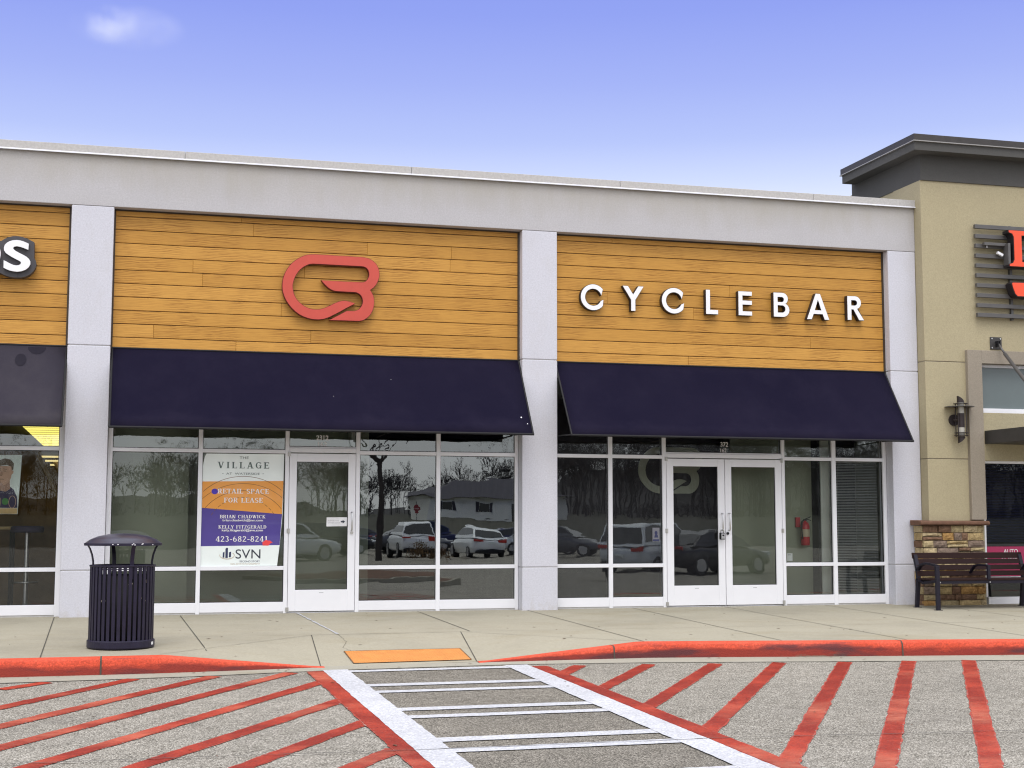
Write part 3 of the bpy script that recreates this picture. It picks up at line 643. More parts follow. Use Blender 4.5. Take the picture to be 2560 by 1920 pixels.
def door(x0, x1, stile, hand, hinge, gk='shop_glass'):
    zt, zb = 2.122, 0.022; Y0, Y1 = 0.186, 0.232
    m = MB(); gx0, gx1 = x0+stile, x1-stile; gz0, gz1 = 0.305, 2.012
    m.box(x0, gx0, Y0, Y1, zb, zt); m.box(gx1, x1, Y0, Y1, zb, zt); m.box(gx0, gx1, Y0+0.001, Y1, gz1, zt); m.box(gx0, gx1, Y0+0.001, Y1, zb, gz0)
    d = m.build('door', 'frame_white', shop, 0.003, seg=1)
    g = MB(); g.quad((gx0, YG-0.012, gz0), (gx1, YG-0.012, gz0), (gx1, YG-0.0125, gz1), (gx0, YG-0.0125, gz1)); g.build('pane', gk, d, recalc=False)
    g = MB()
    for q in ((gx0, gx0+0.007, gz0, gz1), (gx1-0.007, gx1, gz0, gz1), (gx0, gx1, gz0, gz0+0.007), (gx0, gx1, gz1-0.007, gz1)): g.box(q[0], q[1], YG-0.020, YG-0.004, q[2], q[3])
    g.build('gasket', 'gasket_black', d)
    g = MB(); hx = x1-stile/2 if hand > 0 else x0+stile/2; pull(g, hx, 1.095, 1.335); g.build('handle', 'steel', d, smooth=True)
    hx2 = x0-0.006 if hinge < 0 else x1+0.006
    for z in (1.06, 0.02, 2.085): g = MB(); g.tube([(hx2, 0.176, z), (hx2, 0.176, z+0.055)], 0.012, 8); g.box(hx2-0.02, hx2+0.02, 0.178, 0.187, z-0.002, z+0.057); g.build('hinge', 'satin_metal', d)
    g = MB(); g.box((x0+x1)/2-0.03, (x0+x1)/2+0.03, Y0-0.001, Y0+0.004, 0.262, 0.270); g.build('kick_mark', 'ink_grey', d)
    return d
def lockcyl(d, x, z, mat):
    g = MB(); g.tube([(x, 0.187, z), (x, 0.168, z)], 0.020, 16); g.build('lock_cylinder', mat, d)
W1 = window(-0.261, 5.272, [(-0.257, -0.198), (0.894, 0.948), (2.032, 2.084), (2.987, 3.041), (4.10, 4.156), (5.219, 5.268)], [(2.084, 2.987)], {1: 'clear_glass', 3: 'reflective_glass', 4: 'reflective_glass'})
W2 = window(5.782, 11.004, [(5.786, 5.835), (6.598, 6.657), (7.416, 7.470), (9.284, 9.334), (10.10, 10.165), (10.945, 11.0)], [(7.47, 9.284)], {0: 'grey_glass', 1: 'grey_glass', 4: 'clear_glass'})
W0 = window(-6.4, -0.792, [(-6.396, -6.34), (-5.0, -4.95), (-3.6, -3.55), (-2.2, -2.145), (-0.862, -0.796)], [], {3: 'clear_glass'})
d1 = door(2.090, 2.981, 0.098, 1, -1); lockcyl(d1, 2.935, 1.062, 'satin_metal')
d2 = door(7.476, 8.374, 0.104, 1, -1, 'grey_glass')
d3 = door(8.382, 9.278, 0.100, -1, 1); lockcyl(d3, 8.41, 1.048, 'black_plastic')
text_mesh('2312', 2.446, 2.611, 2.305, 2.372, YG-0.004, 'house_number', 'ink_white', W1, bold=0.025)
text_mesh('162', 2.470, 2.590, 2.224, 2.284, YG-0.004, 'house_number', 'ink_white', W1, bold=0.01)
text_mesh('372', 8.333, 8.455, 2.307, 2.372, YG-0.004, 'house_number', 'ink_white', W2, bold=0.01)
text_mesh('162', 8.332, 8.428, 2.222, 2.281, YG-0.004, 'house_number', 'ink_white', W2, bold=0.01)

# interiors seen through the glass
def wall(name, mat, *b):
    m = MB(); m.box(*b); return m.build(name, mat, shop)
wall('shop_floor', 'interior_floor', -7.8, 11.4, 0.31, 13.7, -0.05, 0.008)
wall('shop_ceiling', 'interior_ceiling', -7.8, 11.4, 0.32, 13.7, 2.95, 3.0)
wall('party_wall', 'wall_olive', -0.55, -0.40, 0.345, 13, 0.01, 2.94); wall('party_wall', 'wall_charcoal', 5.45, 5.60, 0.345, 13, 0.01, 2.94); wall('party_wall', 'wall_olive', 11.20, 11.35, 0.345, 13, 0.01, 2.94)
wall('partition_wall', 'wall_olive', -0.39, 0.80, 0.75, 0.9, 0.01, 2.94)
wall('partition_wall', 'wall_olive', 0.81, 3.30, 1.05, 1.2, 0.01, 2.94)
wall('partition_wall', 'wall_pale', 3.0, 3.12, 0.70, 1.04, 0.01, 2.94)
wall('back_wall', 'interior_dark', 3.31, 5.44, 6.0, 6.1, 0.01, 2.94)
wall('partition_wall', 'wall_charcoal', 5.61, 8.78, 1.22, 1.35, 0.01, 2.94)
wall('partition_wall', 'wall_olive', 8.70, 10.14, 0.72, 0.9, 0.01, 2.94)
wall('partition_wall', 'wall_pale', 10.07, 10.26, 0.50, 0.80, 0.01, 2.94); wall('corner_post', 'interior_dark', 10.03, 10.069, 0.52, 0.80, 0.01, 2.94)
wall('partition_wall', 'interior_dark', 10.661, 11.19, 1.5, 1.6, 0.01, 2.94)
LOGO = [(2.929,4.165),(2.819,4.101),(2.694,4.026),(2.577,3.962),(2.507,3.935),(2.429,3.923),(2.351,3.925),(2.289,3.937),(2.226,3.958),(2.171,3.984),(2.116,4.023),(2.069,4.066),(2.030,4.112),(1.998,4.158),(1.970,4.211),(1.950,4.266),(1.940,4.312),(1.936,4.359),(1.937,4.407),(1.943,4.454),(1.956,4.506),(1.976,4.558),(2.002,4.607),(2.036,4.656),(2.067,4.689),(2.105,4.723),(2.144,4.751),(2.182,4.774),(2.221,4.792),(2.260,4.806),(2.299,4.814),(2.338,4.818),(2.385,4.820),(2.708,4.817),(3.017,4.814),(3.065,4.808),(3.113,4.797),(3.149,4.780),(3.178,4.760),(3.206,4.735),(3.226,4.706),(3.244,4.671),(3.255,4.635),(3.259,4.599),(3.260,4.563),(3.255,4.531),(3.244,4.498),(3.231,4.465),(3.213,4.433),(3.182,4.395),(3.134,4.359),(3.152,4.338),(3.166,4.310),(3.180,4.279),(3.187,4.247),(3.191,4.212),(3.190,4.176),(3.187,4.143),(3.181,4.111),(3.173,4.083),(3.161,4.055),(3.147,4.030),(3.130,4.006),(3.091,3.968),(3.043,3.938),(3.012,3.929),(2.980,3.924),(2.774,3.923),(2.574,3.924),(2.687,3.991),(2.812,4.063),(2.915,4.067),(2.938,4.073),(2.962,4.082),(2.984,4.099),(3.001,4.120),(3.016,4.144),(3.025,4.169),(3.028,4.189),(3.028,4.209),(3.024,4.232),(3.016,4.256),(3.002,4.278),(2.984,4.295),(2.964,4.307),(2.944,4.315),(2.920,4.318),(2.801,4.319),(2.667,4.321),(2.631,4.327),(2.596,4.341),(2.568,4.357),(2.540,4.378),(2.515,4.401),(2.492,4.424),(2.459,4.466),(2.736,4.465),(3.005,4.465),(3.033,4.466),(3.061,4.478),(3.078,4.492),(3.093,4.511),(3.103,4.533),(3.110,4.556),(3.111,4.580),(3.109,4.604),(3.102,4.624),(3.091,4.643),(3.077,4.659),(3.059,4.670),(3.035,4.677),(3.003,4.680),(2.670,4.681),(2.356,4.683),(2.324,4.680),(2.293,4.673),(2.262,4.659),(2.231,4.642),(2.203,4.619),(2.177,4.596),(2.153,4.567),(2.132,4.534),(2.113,4.498),(2.098,4.461),(2.088,4.421),(2.081,4.382),(2.083,4.342),(2.089,4.303),(2.099,4.267),(2.113,4.233),(2.131,4.202),(2.153,4.176),(2.179,4.149),(2.208,4.127),(2.238,4.106),(2.271,4.090),(2.302,4.078),(2.333,4.071),(2.365,4.066),(2.396,4.066),(2.427,4.068),(2.458,4.074),(2.489,4.083),(2.521,4.096),(2.583,4.127),(2.645,4.161),(2.700,4.185),(2.728,4.194),(2.755,4.200),(2.783,4.202),(2.810,4.200),(2.842,4.195),(2.874,4.187)]
m = MB(); m.prism([(7.419+(x-1.936)*0.783, 1.641+(z-3.922)*0.783) for x, z in LOGO], 1.20, 1.219); m.build('wall_logo', 'wall_logo_pale', shop)
# left shop: warm brown inside
wall('partition_wall', 'interior_brown', -6.3, -0.60, 12.0, 12.1, 0.01, 2.94); wall('party_wall', 'interior_brown', -0.70, -0.58, 0.345, 11.9, 0.01, 2.94)
wall('half_wall', 'interior_brown', -1.9, -0.72, 2.4, 2.5, 0.01, 1.15)

# ------------------------------------------------------------------ awnings
def awning(x0, x1, mat, label, marks=None):
    t = thing('awning', label, 'awning', ((x0+x1)/2, 0.14, 3.46), 'sloping fabric awnings over the shopfronts')
    yt, zt, yb, zb = 0.140, 3.465, -0.62, 2.385
    m = MB(); N = 24; vs = []
    for i in range(N+1):
        x = x0+(x1-x0)*i/N
        for j in range(9):
            u = j/8; sag = 0.004*math.sin(u*math.pi)*(0.6+0.4*noise.noise(Vector((x*1.3, u*2, 0))))
            vs.append((x, yt+(yb-yt)*u+sag*0.8, zt+(zb-zt)*u-sag*0.5))
    m.add(vs, [(i*9+j, (i+1)*9+j, (i+1)*9+j+1, i*9+j+1) for i in range(N) for j in range(8)])
    o = m.build('canopy', mat, t, smooth=True, recalc=False)
    so = o.modifiers.new('solid', 'SOLIDIFY'); so.thickness = 0.004; so.offset = 0
    m = MB(); m.tube([(x0, yb+0.002, zb-0.002), (x1, yb+0.002, zb-0.002)], 0.016, 10); m.tube([(x0, yt-0.004, zt), (x1, yt-0.004, zt)], 0.012, 8)
    for x in (x0+0.008, x1-0.008): m.tube([(x, yt, zt-0.012), (x, yb, zb-0.004)], 0.013, 8)
    m.build('hem_bar', 'black_plastic', t)
    for k in range(4):
        x = x0+0.06+(x1-x0-0.12)*k/3; m = MB(); m.tube([(x, 0.165, 2.42), (x, yb+0.05, zb+0.012)], 0.011, 6); m.build('strut', 'black_plastic', t)
    return t
a1 = awning(-0.245, 5.264, 'awning_navy', 'dark navy awning over the single door and lease poster')
m = MB(); rr = random.Random(6)
for x, z, r_ in ((5.13, 2.62, 0.010), (5.20, 2.53, 0.006), (2.6, 2.86, 0.003), (3.4, 3.12, 0.003)):
    yy = 0.14+(z-3.465)*(0.76/1.08)-0.006; m.add([(x+r_*math.cos(k), yy-0.0025-r_*0.7*math.sin(k)*-0.7, z+r_*math.sin(k)) for k in [i*0.7854 for i in range(8)]], [tuple(range(8))])
o = m.build('bird_droppings', 'letter_white', a1, recalc=False); o['kind'] = 'stuff'
awning(5.79, 10.992, 'awning_navy', 'dark navy awning over the double doors, right of the middle pier')
a0 = awning(-6.39, -0.80, 'awning_faded', 'faded grey awning cut off at the left edge')
m = MB(); sl = (2.385-3.465)/(-0.62-0.14)
def ay(z): return 0.14+(z-3.465)/sl-0.006
for cx, cz, rx, rz_ in ((-1.355, 3.255, 0.07, 0.085), (-1.17, 3.44, 0.11, 0.10)):
    pl = [(x, z) for x, z in arc(cx, cz, rx, rz_, 0, 360, 20)[:-1] if z < 3.46]
    m.add([(x, ay(z), z) for x, z in pl], [tuple(range(len(pl)))])
m.build('water_stain', 'awning_damp', a0, recalc=False)

# ------------------------------------------------------------------ signs on the planks
t = thing('logo_sign', 'large coral red ribbon logo mounted on the left wood panel', 'logo sign', (2.6, 0.15, 3.92))
m = MB(); m.prism(LOGO, 0.062, 0.128); m.cur = 0
m.build('logo_body', 'sign_red_edge', t)
cx = sum(p[0] for p in LOGO)/len(LOGO)
m = MB()
def inset(poly, d):
    n = len(poly); A = sum(poly[i][0]*poly[(i+1) % n][1]-poly[(i+1) % n][0]*poly[i][1] for i in range(n)); sg = 1 if A > 0 else -1; o = []
    for i in range(n):
        a, b, c = Vector(poly[i-1]), Vector(poly[i]), Vector(poly[(i+1) % n]); e1 = (b-a).normalized(); e2 = (c-b).normalized()
        n1 = Vector((-e1.y, e1.x)); n2 = Vector((-e2.y, e2.x)); k = (n1+n2)
        if k.length < 0.3: k = n1
        k = k.normalized(); q = b+k*d*sg; o.append((q.x, q.y))
    return o
m.prism(inset(LOGO, 0.006), 0.055, 0.0615); m.build('logo_face', 'sign_red', t)

def stroke_C(x0, x1, z0, z1, t):
    cz = (z0+z1)/2; rz_ = (z1-z0)/2; rx = rz_*1.0; cx = x0+rx; a = math.degrees(math.acos(max(-1, min(1, (x1-cx)/rx))))
    a = max(a, 40); P = arc(cx, cz, rx, rz_, a, 360-a, 36); ri = rx-t; zi = rz_-t
    ai = math.degrees(math.acos(max(-1, min(1, (x1-cx)/ri)))) if (x1-cx) < ri else 15
    return [P + [(x1, cz-zi*math.sin(R(ai)))] + arc(cx, cz, ri, zi, 360-ai, ai, 36)[1:] ]
def bowl_pts(xl, xr, zb, zt, n=12):
    r = (zt-zb)/2; return [(xl, zb)] + [(xr-r+r*math.cos(R(-90+180*i/n)), zb+r+r*math.sin(R(-90+180*i/n))) for i in range(n+1)] + [(xl, zt)]
T = 0.062
def glyph(ch, x0, x1, z0, z1):
    w = x1-x0; h = z1-z0; mid = z0+h*0.53
    if ch == 'C': return stroke_C(x0, x1, z0, z1, T), []
    if ch == 'Y': 
        cx = (x0+x1)/2; j = z0+h*0.42; return [[(cx-T/2, z0), (cx+T/2, z0), (cx+T/2, j+0.01), (x1, z1), (x1-0.078, z1), (cx, j+0.085), (x0+0.078, z1), (x0, z1), (cx-T/2, j+0.01)]], []
    if ch == 'L': return [[(x0, z0), (x1, z0), (x1, z0+T), (x0+T, z0+T), (x0+T, z1), (x0, z1)]], []
    if ch == 'E': return [[(x0, z0), (x1, z0), (x1, z0+T*0.95), (x0+T, z0+T*0.95), (x0+T, mid-T*0.45), (x1, mid-T*0.45), (x1, mid+T*0.5), (x0+T, mid+T*0.5), (x0+T, z1-T*0.95), (x1, z1-T*0.95), (x1, z1), (x0, z1)]], []
    if ch == 'B':
        zn = z0+h*0.54; o = [(x0, z0)] + bowl_pts(x0, x1, z0, zn+0.012)[1:-1][:-1] + [(x1-0.055, zn)] + bowl_pts(x0, x1-0.022, zn-0.012, z1)[1:-1][1:] + [(x0, z1)]
        return [o], [bowl_pts(x0+T, x1-T, z0+T, zn-T*0.45+0.006), bowl_pts(x0+T, x1-0.022-T, zn+T*0.42, z1-T)]
    if ch == 'A':
        cx = (x0+x1)/2; s_ = 0.073
        return [[(x0, z0), (x0+s_, z0), (x0+s_+0.033, z0+0.082), (x1-s_-0.033, z0+0.082), (x1-s_, z0), (x1, z0), (cx+0.035, z1), (cx-0.035, z1)]], [[(x0+s_+0.052, z0+0.138), (x1-s_-0.052, z0+0.138), (cx, z1-0.085)]]
    if ch == 'R':
        zn = z0+h*0.46; o = [(x0, z0), (x0+T, z0), (x0+T, zn-0.005), (x0+0.098, zn-0.005), (x1-0.078, z0), (x1, z0), (x1-0.115, zn+0.01)] + bowl_pts(x0, x1-0.045, zn, z1)[2:-1] + [(x0, z1)]
        return [o], [bowl_pts(x0+T, x1-0.045-T, zn+T*0.85, z1-T*0.95)]
def solid(polys, holes, y0, y1, name, mat, parent):
    """polygon with holes extruded along y (holes bridged by a curve fill)"""
    cu = bpy.data.curves.new(name, 'CURVE'); cu.dimensions = '2D'; cu.fill_mode = 'BOTH'; cu.extrude = (y1-y0)/2
    for P in polys+holes:
        sp = cu.splines.new('POLY'); sp.points.add(len(P)-1); sp.use_cyclic_u = True
        for q, (x, z) in zip(sp.points, P): q.co = (x, z, 0, 1)
    ob = bpy.data.objects.new('tmp', cu); C.objects.link(ob); dg = bpy.context.evaluated_depsgraph_get(); ev = ob.evaluated_get(dg); me0 = ev.to_mesh()
    vs = [(v.co.x, (y0+y1)/2-v.co.z, v.co.y) for v in me0.vertices]; fs = [tuple(p.vertices) for p in me0.polygons]; ev.to_mesh_clear()
    bpy.data.objects.remove(ob); bpy.data.curves.remove(cu)
    m = MB(); m.add(vs, fs); return m.build(name, mat, parent)
t = thing('letter_sign', 'row of eight white letters with black sides on the right wood panel', 'sign', (8.4, 0.15, 4.21))
for ch, x0, x1, z0, z1 in (('C', 6.151, 6.487, 4.212, 4.583), ('Y', 6.782, 7.097, 4.226, 4.583), ('C', 7.379, 7.719, 4.213, 4.585), ('L', 8.064, 8.250, 4.227, 4.583), ('E', 8.576, 8.788, 4.229, 4.582), ('B', 9.138, 9.388, 4.230, 4.588), ('A', 9.676, 10.036, 4.213, 4.598), ('R', 10.342, 10.611, 4.228, 4.587)):
    p, h = glyph(ch, x0, x1, z0, z1)
    o = solid([inset(q, -0.006) for q in p], [inset(q, 0.006) for q in h], 0.058, 0.138, 'letter', 'letter_black', t)
    solid(p, h, 0.0505, 0.0575, 'letter_face', 'letter_white', o)
# left shop sign (cut off by the frame): letters on a dark backing
S = [(-1.303,4.747),(-1.330,4.760),(-1.368,4.775),(-1.410,4.786),(-1.452,4.789),(-1.494,4.783),(-1.533,4.770),(-1.567,4.748),(-1.592,4.719),(-1.602,4.683),(-1.599,4.649),(-1.579,4.617),(-1.544,4.592),(-1.501,4.566),(-1.458,4.544),(-1.420,4.526),(-1.396,4.512),(-1.389,4.495),(-1.395,4.477),(-1.418,4.464),(-1.446,4.459),(-1.483,4.465),(-1.526,4.483),(-1.569,4.506),(-1.599,4.519),(-1.598,4.425),(-1.570,4.409),(-1.528,4.393),(-1.481,4.383),(-1.429,4.380),(-1.378,4.389),(-1.332,4.410),(-1.296,4.442),(-1.276,4.483),(-1.277,4.520),(-1.295,4.552),(-1.328,4.580),(-1.371,4.603),(-1.414,4.623),(-1.457,4.646),(-1.483,4.667),(-1.491,4.684),(-1.480,4.700),(-1.450,4.709),(-1.407,4.704),(-1.360,4.689),(-1.306,4.669)]
BK = [(-2.02,4.755),(-1.95,4.80),(-1.80,4.80),(-1.70,4.78),(-1.642,4.776),(-1.606,4.803),(-1.555,4.831),(-1.504,4.846),(-1.434,4.850),(-1.378,4.840),(-1.321,4.821),(-1.239,4.780),(-1.235,4.576),(-1.215,4.542),(-1.207,4.502),(-1.215,4.452),(-1.241,4.401),(-1.282,4.359),(-1.333,4.329),(-1.389,4.315),(-1.454,4.311),(-1.519,4.317),(-1.581,4.337),(-1.642,4.364),(-1.711,4.343),(-1.85,4.31),(-2.02,4.36)]
t = thing('letter_sign', 'white letter S on a dark grey cloud-shaped backing, cut off at the left edge', 'sign', (-1.5, 0.15, 4.31))
m = MB(); m.prism(BK, 0.0, 0.13); m.build('backing', 'letter_grey', t)
m = MB(); m.prism(S, -0.03, -0.0005); m.build('letter', 'letter_black', t)
m = MB(); m.prism(S, -0.055, -0.0305); m.build('letter_face', 'letter_white', t)
solid([arc(-1.815, 4.60, 0.176, 0.19, 0, 360, 40)[:-1]], [arc(-1.815, 4.60, 0.085, 0.10, 0, 360, 40)[:-1]], -0.055, -0.0005, 'letter', 'letter_white', t)
m = MB(); m.box(-1.428, -1.424, -0.003, 0.0, 4.312, 4.378); m.build('backing_seam', 'letter_black', t)

# ------------------------------------------------------------------ lease poster behind the glass
t = thing('lease_poster', 'white, orange and purple retail space for lease poster on the shop window', 'poster', (1.48, 0.215, 0.62))
YP = 0.2195
def face(name, mat, poly, dy): 
    m = MB(); m.flat(poly, YP-dy); return m.build(name, mat, t, recalc=False)
m = MB(); m.prism([(1.0, 2.105), (0.975, 2.06), (0.955, 1.94), (0.945, 0.62), (1.948, 0.626), (1.978, 0.897), (2.010, 1.30), (2.018, 2.108)], YP, YP+0.002); m.build('sheet', 'poster_white', t)
face('orange_band', 'poster_orange', [(0.953, 1.736), (0.955, 1.390), (2.003, 1.309), (2.014, 1.752)], 0.0006)
face('purple_band', 'poster_purple', [(0.953, 1.390), (0.948, 0.886), (1.977, 0.898), (2.003, 1.309)], 0.0006)
def arcline(name, mat, cx, cz, rx, rz_, a0, a1, w, dash=False):
    m = MB(); n = 44
    for i in range(n):
        if dash and i % 3 == 2: continue
        u0, u1 = R(a0+(a1-a0)*i/n), R(a0+(a1-a0)*(i+1)/n)
        Q = [(cx+(rx+s_)*math.cos(u), cz+(rz_+s_)*math.sin(u)) for u, s_ in ((u0, 0), (u1, 0), (u1, w), (u0, w))]
        if any(x < 0.955 or x > 2.005 for x, z in Q): continue
        m.flat(Q, YP-0.0012)
    m.build(name, mat, t, recalc=False)
arcline('map_ring', 'ink_brown', 1.49, 1.15, 0.72, 0.655, 30, 150, 0.006); arcline('map_ring', 'ink_brown', 1.49, 1.08, 0.72, 0.63, 32, 148, 0.005)
arcline('map_ring', 'ink_brown', 1.49, 1.03, 0.62, 0.585, 36, 144, 0.006); arcline('map_ring', 'ink_brown', 1.49, 0.99, 0.50, 0.535, 36, 146, 0.006, True)
face('map_dot', 'poster_dot', arc(1.115, 1.606, 0.042, 0.038, 0, 360, 20)[:-1], 0.0016)
# serif capitals from strokes (unit box .7 wide, 1 high)
def G(ch):
    o = []; st, th = 0.17, 0.075
    V = lambda x, a=0, b=1, w=st: o.append([(x-w/2, a), (x+w/2, a), (x+w/2, b), (x-w/2, b)])
    H = lambda a, b, z, w=th: o.append([(a, z-w/2), (b, z-w/2), (b, z+w/2), (a, z+w/2)])
    D = lambda x0, z0, x1, z1, w=st: o.append([(x0-w/2, z0), (x0+w/2, z0), (x1+w/2, z1), (x1-w/2, z1)])
    F = lambda x, z, l=0.34: o.append([(x-l/2, z-0.035), (x+l/2, z-0.035), (x+l/2, z+0.035), (x-l/2, z+0.035)])
    A_ = lambda cx, cz, rx, rz_, a0, a1, w=st, tz=0.09: o.append(ring(cx, cz, rx, rz_, w, tz, a0, a1))
    b, tp = 0.035, 0.965; wd = 0.72
    if ch == 'I': V(0.2); F(0.2, b); F(0.2, tp); wd = 0.4
    elif ch in 'LEFBPRDHKN':
        V(0.17); F(0.17, b); F(0.17, tp)
        if ch == 'L': H(0.17, 0.62, 0.04); V(0.60, 0, 0.26, 0.06); wd = 0.66
        if ch in 'EF': H(0.17, 0.62, 0.96); V(0.60, 0.76, 1, 0.06); H(0.17, 0.5, 0.52); V(0.48, 0.40, 0.64, 0.06); wd = 0.66
        if ch == 'E': H(0.17, 0.64, 0.04); V(0.62, 0, 0.26, 0.06)
        if ch in 'BPR': H(0.17, 0.42, 0.96); H(0.17, 0.42, 0.5); A_(0.40, 0.73, 0.26, 0.27, -90, 90)
        if ch == 'B': H(0.17, 0.42, 0.04); A_(0.42, 0.27, 0.28, 0.27, -90, 90)
        if ch == 'R': D(0.62, 0, 0.40, 0.5); F(0.66, b, 0.2); wd = 0.78
        if ch == 'D': H(0.17, 0.38, 0.96); H(0.17, 0.38, 0.04); A_(0.36, 0.5, 0.36, 0.5, -90, 90); wd = 0.8
        if ch == 'H': V(0.65); F(0.65, b); F(0.65, tp); H(0.17, 0.65, 0.5); wd = 0.84
        if ch == 'N': V(0.68, 0, 1, 0.09); D(0.62, 0, 0.2, 1); F(0.68, tp); wd = 0.86
        if ch == 'K': D(0.62, 0, 0.32, 0.55); D(0.2, 0.42, 0.58, 1, 0.1); F(0.66, b, 0.24); F(0.6, tp, 0.24); wd = 0.8
    elif ch == 'V': D(0.37, 0, 0.13, 1); D(0.39, 0, 0.64, 1, 0.09); F(0.13, tp); F(0.64, tp, 0.26); wd = 0.78
    elif ch == 'A': D(0.11, 0, 0.36, 1, 0.09); D(0.64, 0, 0.39, 1); F(0.11, b, 0.26); F(0.64, b); H(0.2, 0.56, 0.33); wd = 0.78
    elif ch == 'W': D(0.3, 0, 0.12, 1); D(0.32, 0, 0.5, 1, 0.09); D(0.68, 0, 0.5, 1); D(0.7, 0, 0.9, 1, 0.09); F(0.12, tp); F(0.9, tp, 0.26); wd = 1.04
    elif ch == 'Y': V(0.38, 0, 0.45); D(0.36, 0.42, 0.13, 1); D(0.4, 0.42, 0.62, 1, 0.09); F(0.38, b); F(0.13, tp); F(0.62, tp, 0.26); wd = 0.76
    elif ch == 'T': V(0.36); F(0.36, b); H(0.04, 0.68, 0.96); V(0.06, 0.72, 1, 0.06); V(0.66, 0.72, 1, 0.06)
    elif ch == 'Z': H(0.06, 0.62, 0.96); H(0.06, 0.64, 0.04); D(0.14, 0.06, 0.54, 0.94); wd = 0.7
    elif ch in 'CGO':
        if ch == 'O': A_(0.38, 0.5, 0.36, 0.5, 0, 360); wd = 0.8
        else:
            A_(0.38, 0.5, 0.36, 0.5, 48, 312); V(0.64, 0.70, 0.98, 0.06); wd = 0.76
            if ch == 'G': V(0.62, 0.02, 0.46, 0.15); F(0.60, 0.46, 0.3)
    elif ch == 'S': A_(0.32, 0.73, 0.27, 0.27, 30, 230, 0.15); A_(0.34, 0.27, 0.29, 0.29, -150, 70, 0.15); D(0.48, 0.40, 0.16, 0.60, 0.2); wd = 0.66
    elif ch == '1': V(0.3); F(0.3, b); D(0.12, 0.78, 0.26, 0.98, 0.08); wd = 0.55
    elif ch == '2': A_(0.3, 0.73, 0.27, 0.27, -20, 165, 0.15); D(0.10, 0.06, 0.46, 0.62, 0.14); H(0.04, 0.6, 0.06, 0.12); wd = 0.66
    elif ch == '3': A_(0.28, 0.75, 0.25, 0.25, -80, 150, 0.15); A_(0.28, 0.27, 0.29, 0.27, -150, 85, 0.15); wd = 0.64
    elif ch == '4': V(0.44, 0, 1, 0.15); H(0.02, 0.62, 0.28, 0.09); D(0.06, 0.28, 0.42, 1, 0.1); F(0.44, b, 0.3); wd = 0.68
    elif ch == '6': A_(0.32, 0.3, 0.29, 0.3, 0, 360, 0.15); A_(0.40, 0.42, 0.37, 0.56, 100, 190, 0.15); wd = 0.68
    elif ch == '8': A_(0.32, 0.75, 0.25, 0.25, 0, 360, 0.14); A_(0.32, 0.26, 0.29, 0.28, 0, 360, 0.15); wd = 0.68
    elif ch == '-': H(0.06, 0.4, 0.4, 0.11); wd = 0.46
    else: wd = 0.4
    return o, wd
def serif(txt, x0, x1, z0, z1, name, mat, dy=0.002, track=0.05):
    x = 0; polys = []
    for ch in txt:
        o, w = G(ch); polys += [[(x+a, b) for a, b in p] for p in o]; x += w+track
    W = x-track; m = MB()
    for i, p in enumerate(polys): m.flat([(x0+a/W*(x1-x0), z0+b*(z1-z0)) for a, b in p], YP-dy-0.00012*(i % 9))
    m.build(name, mat, t, recalc=False)
text_mesh('THE', 1.43, 1.55, 2.040, 2.072, YP-0.002, 'poster_text', 'ink_slate', t)
serif('VILLAGE', 1.148, 1.822, 1.914, 1.998, 'poster_text', 'ink_slate', track=0.26)
text_mesh('AT  WATERSIDE', 1.259, 1.700, 1.829, 1.857, YP-0.002, 'poster_text', 'ink_slate', t)
text_mesh('-', 1.205, 1.225, 1.839, 1.844, YP-0.002, 'poster_text', 'ink_slate', t); text_mesh('-', 1.735, 1.755, 1.842, 1.847, YP-0.002, 'poster_text', 'ink_slate', t)
serif('RETAIL SPACE', 1.152, 1.825, 1.580, 1.642, 'poster_text', 'ink_white'); serif('FOR LEASE', 1.236, 1.747, 1.461, 1.524, 'poster_text', 'ink_white')
serif('BRIAN CHADWICK', 1.187, 1.787, 1.253, 1.297, 'poster_text', 'ink_white'); text_mesh('brian.chadwick@svn.com', 1.225, 1.752, 1.205, 1.243, YP-0.002, 'poster_text', 'ink_white', t, bold=0.02)
serif('KELLY FITZGERALD', 1.172, 1.802, 1.118, 1.160, 'poster_text', 'ink_white'); text_mesh('kelly.fitzgerald@svn.com', 1.217, 1.755, 1.072, 1.112, YP-0.002, 'poster_text', 'ink_white', t, bold=0.02)
serif('423-682-8241', 1.140, 1.820, 0.945, 1.017, 'poster_text', 'ink_white')
text_mesh('SVN', 1.402, 1.727, 0.722, 0.844, YP-0.002, 'poster_text', 'ink_dark', t)
text_mesh('SECOND STORY', 1.456, 1.722, 0.674, 0.697, YP-0.002, 'poster_text', 'ink_navy', t); text_mesh('REAL ESTATE MANAGEMENT', 1.340, 1.722, 0.643, 0.662, YP-0.002, 'poster_text', 'ink_tan', t)
m = MB(); m.flat([(1.235, 0.735), (1.257, 0.735), (1.259, 0.815), (1.237, 0.803)], YP-0.002); m.flat([(1.270, 0.732), (1.302, 0.732), (1.302, 0.862), (1.286, 0.866), (1.270, 0.850)], YP-0.002); m.flat([(1.316, 0.740), (1.342, 0.742), (1.344, 0.815), (1.318, 0.806)], YP-0.002)
m.build('skyline_icon', 'ink_navy', t, recalc=False)
m = MB(); m.flat(ring(1.292, 0.765, 0.098, 0.052, 0.007, 0.010, 165, 400), YP-0.0024); m.build('icon_ring', 'ink_tan', t, recalc=False)
m = MB(); m.flat([(1.755, 0.893), (1.75, 0.935), (1.775, 0.955), (1.80, 0.968), (1.82, 0.960), (1.85, 0.958), (1.885, 0.932), (1.86, 0.925), (1.84, 0.905), (1.83, 0.893)], YP-0.003); m.build('red_patch', 'ink_red', t, recalc=False)  # flat red shape laid over the purple band

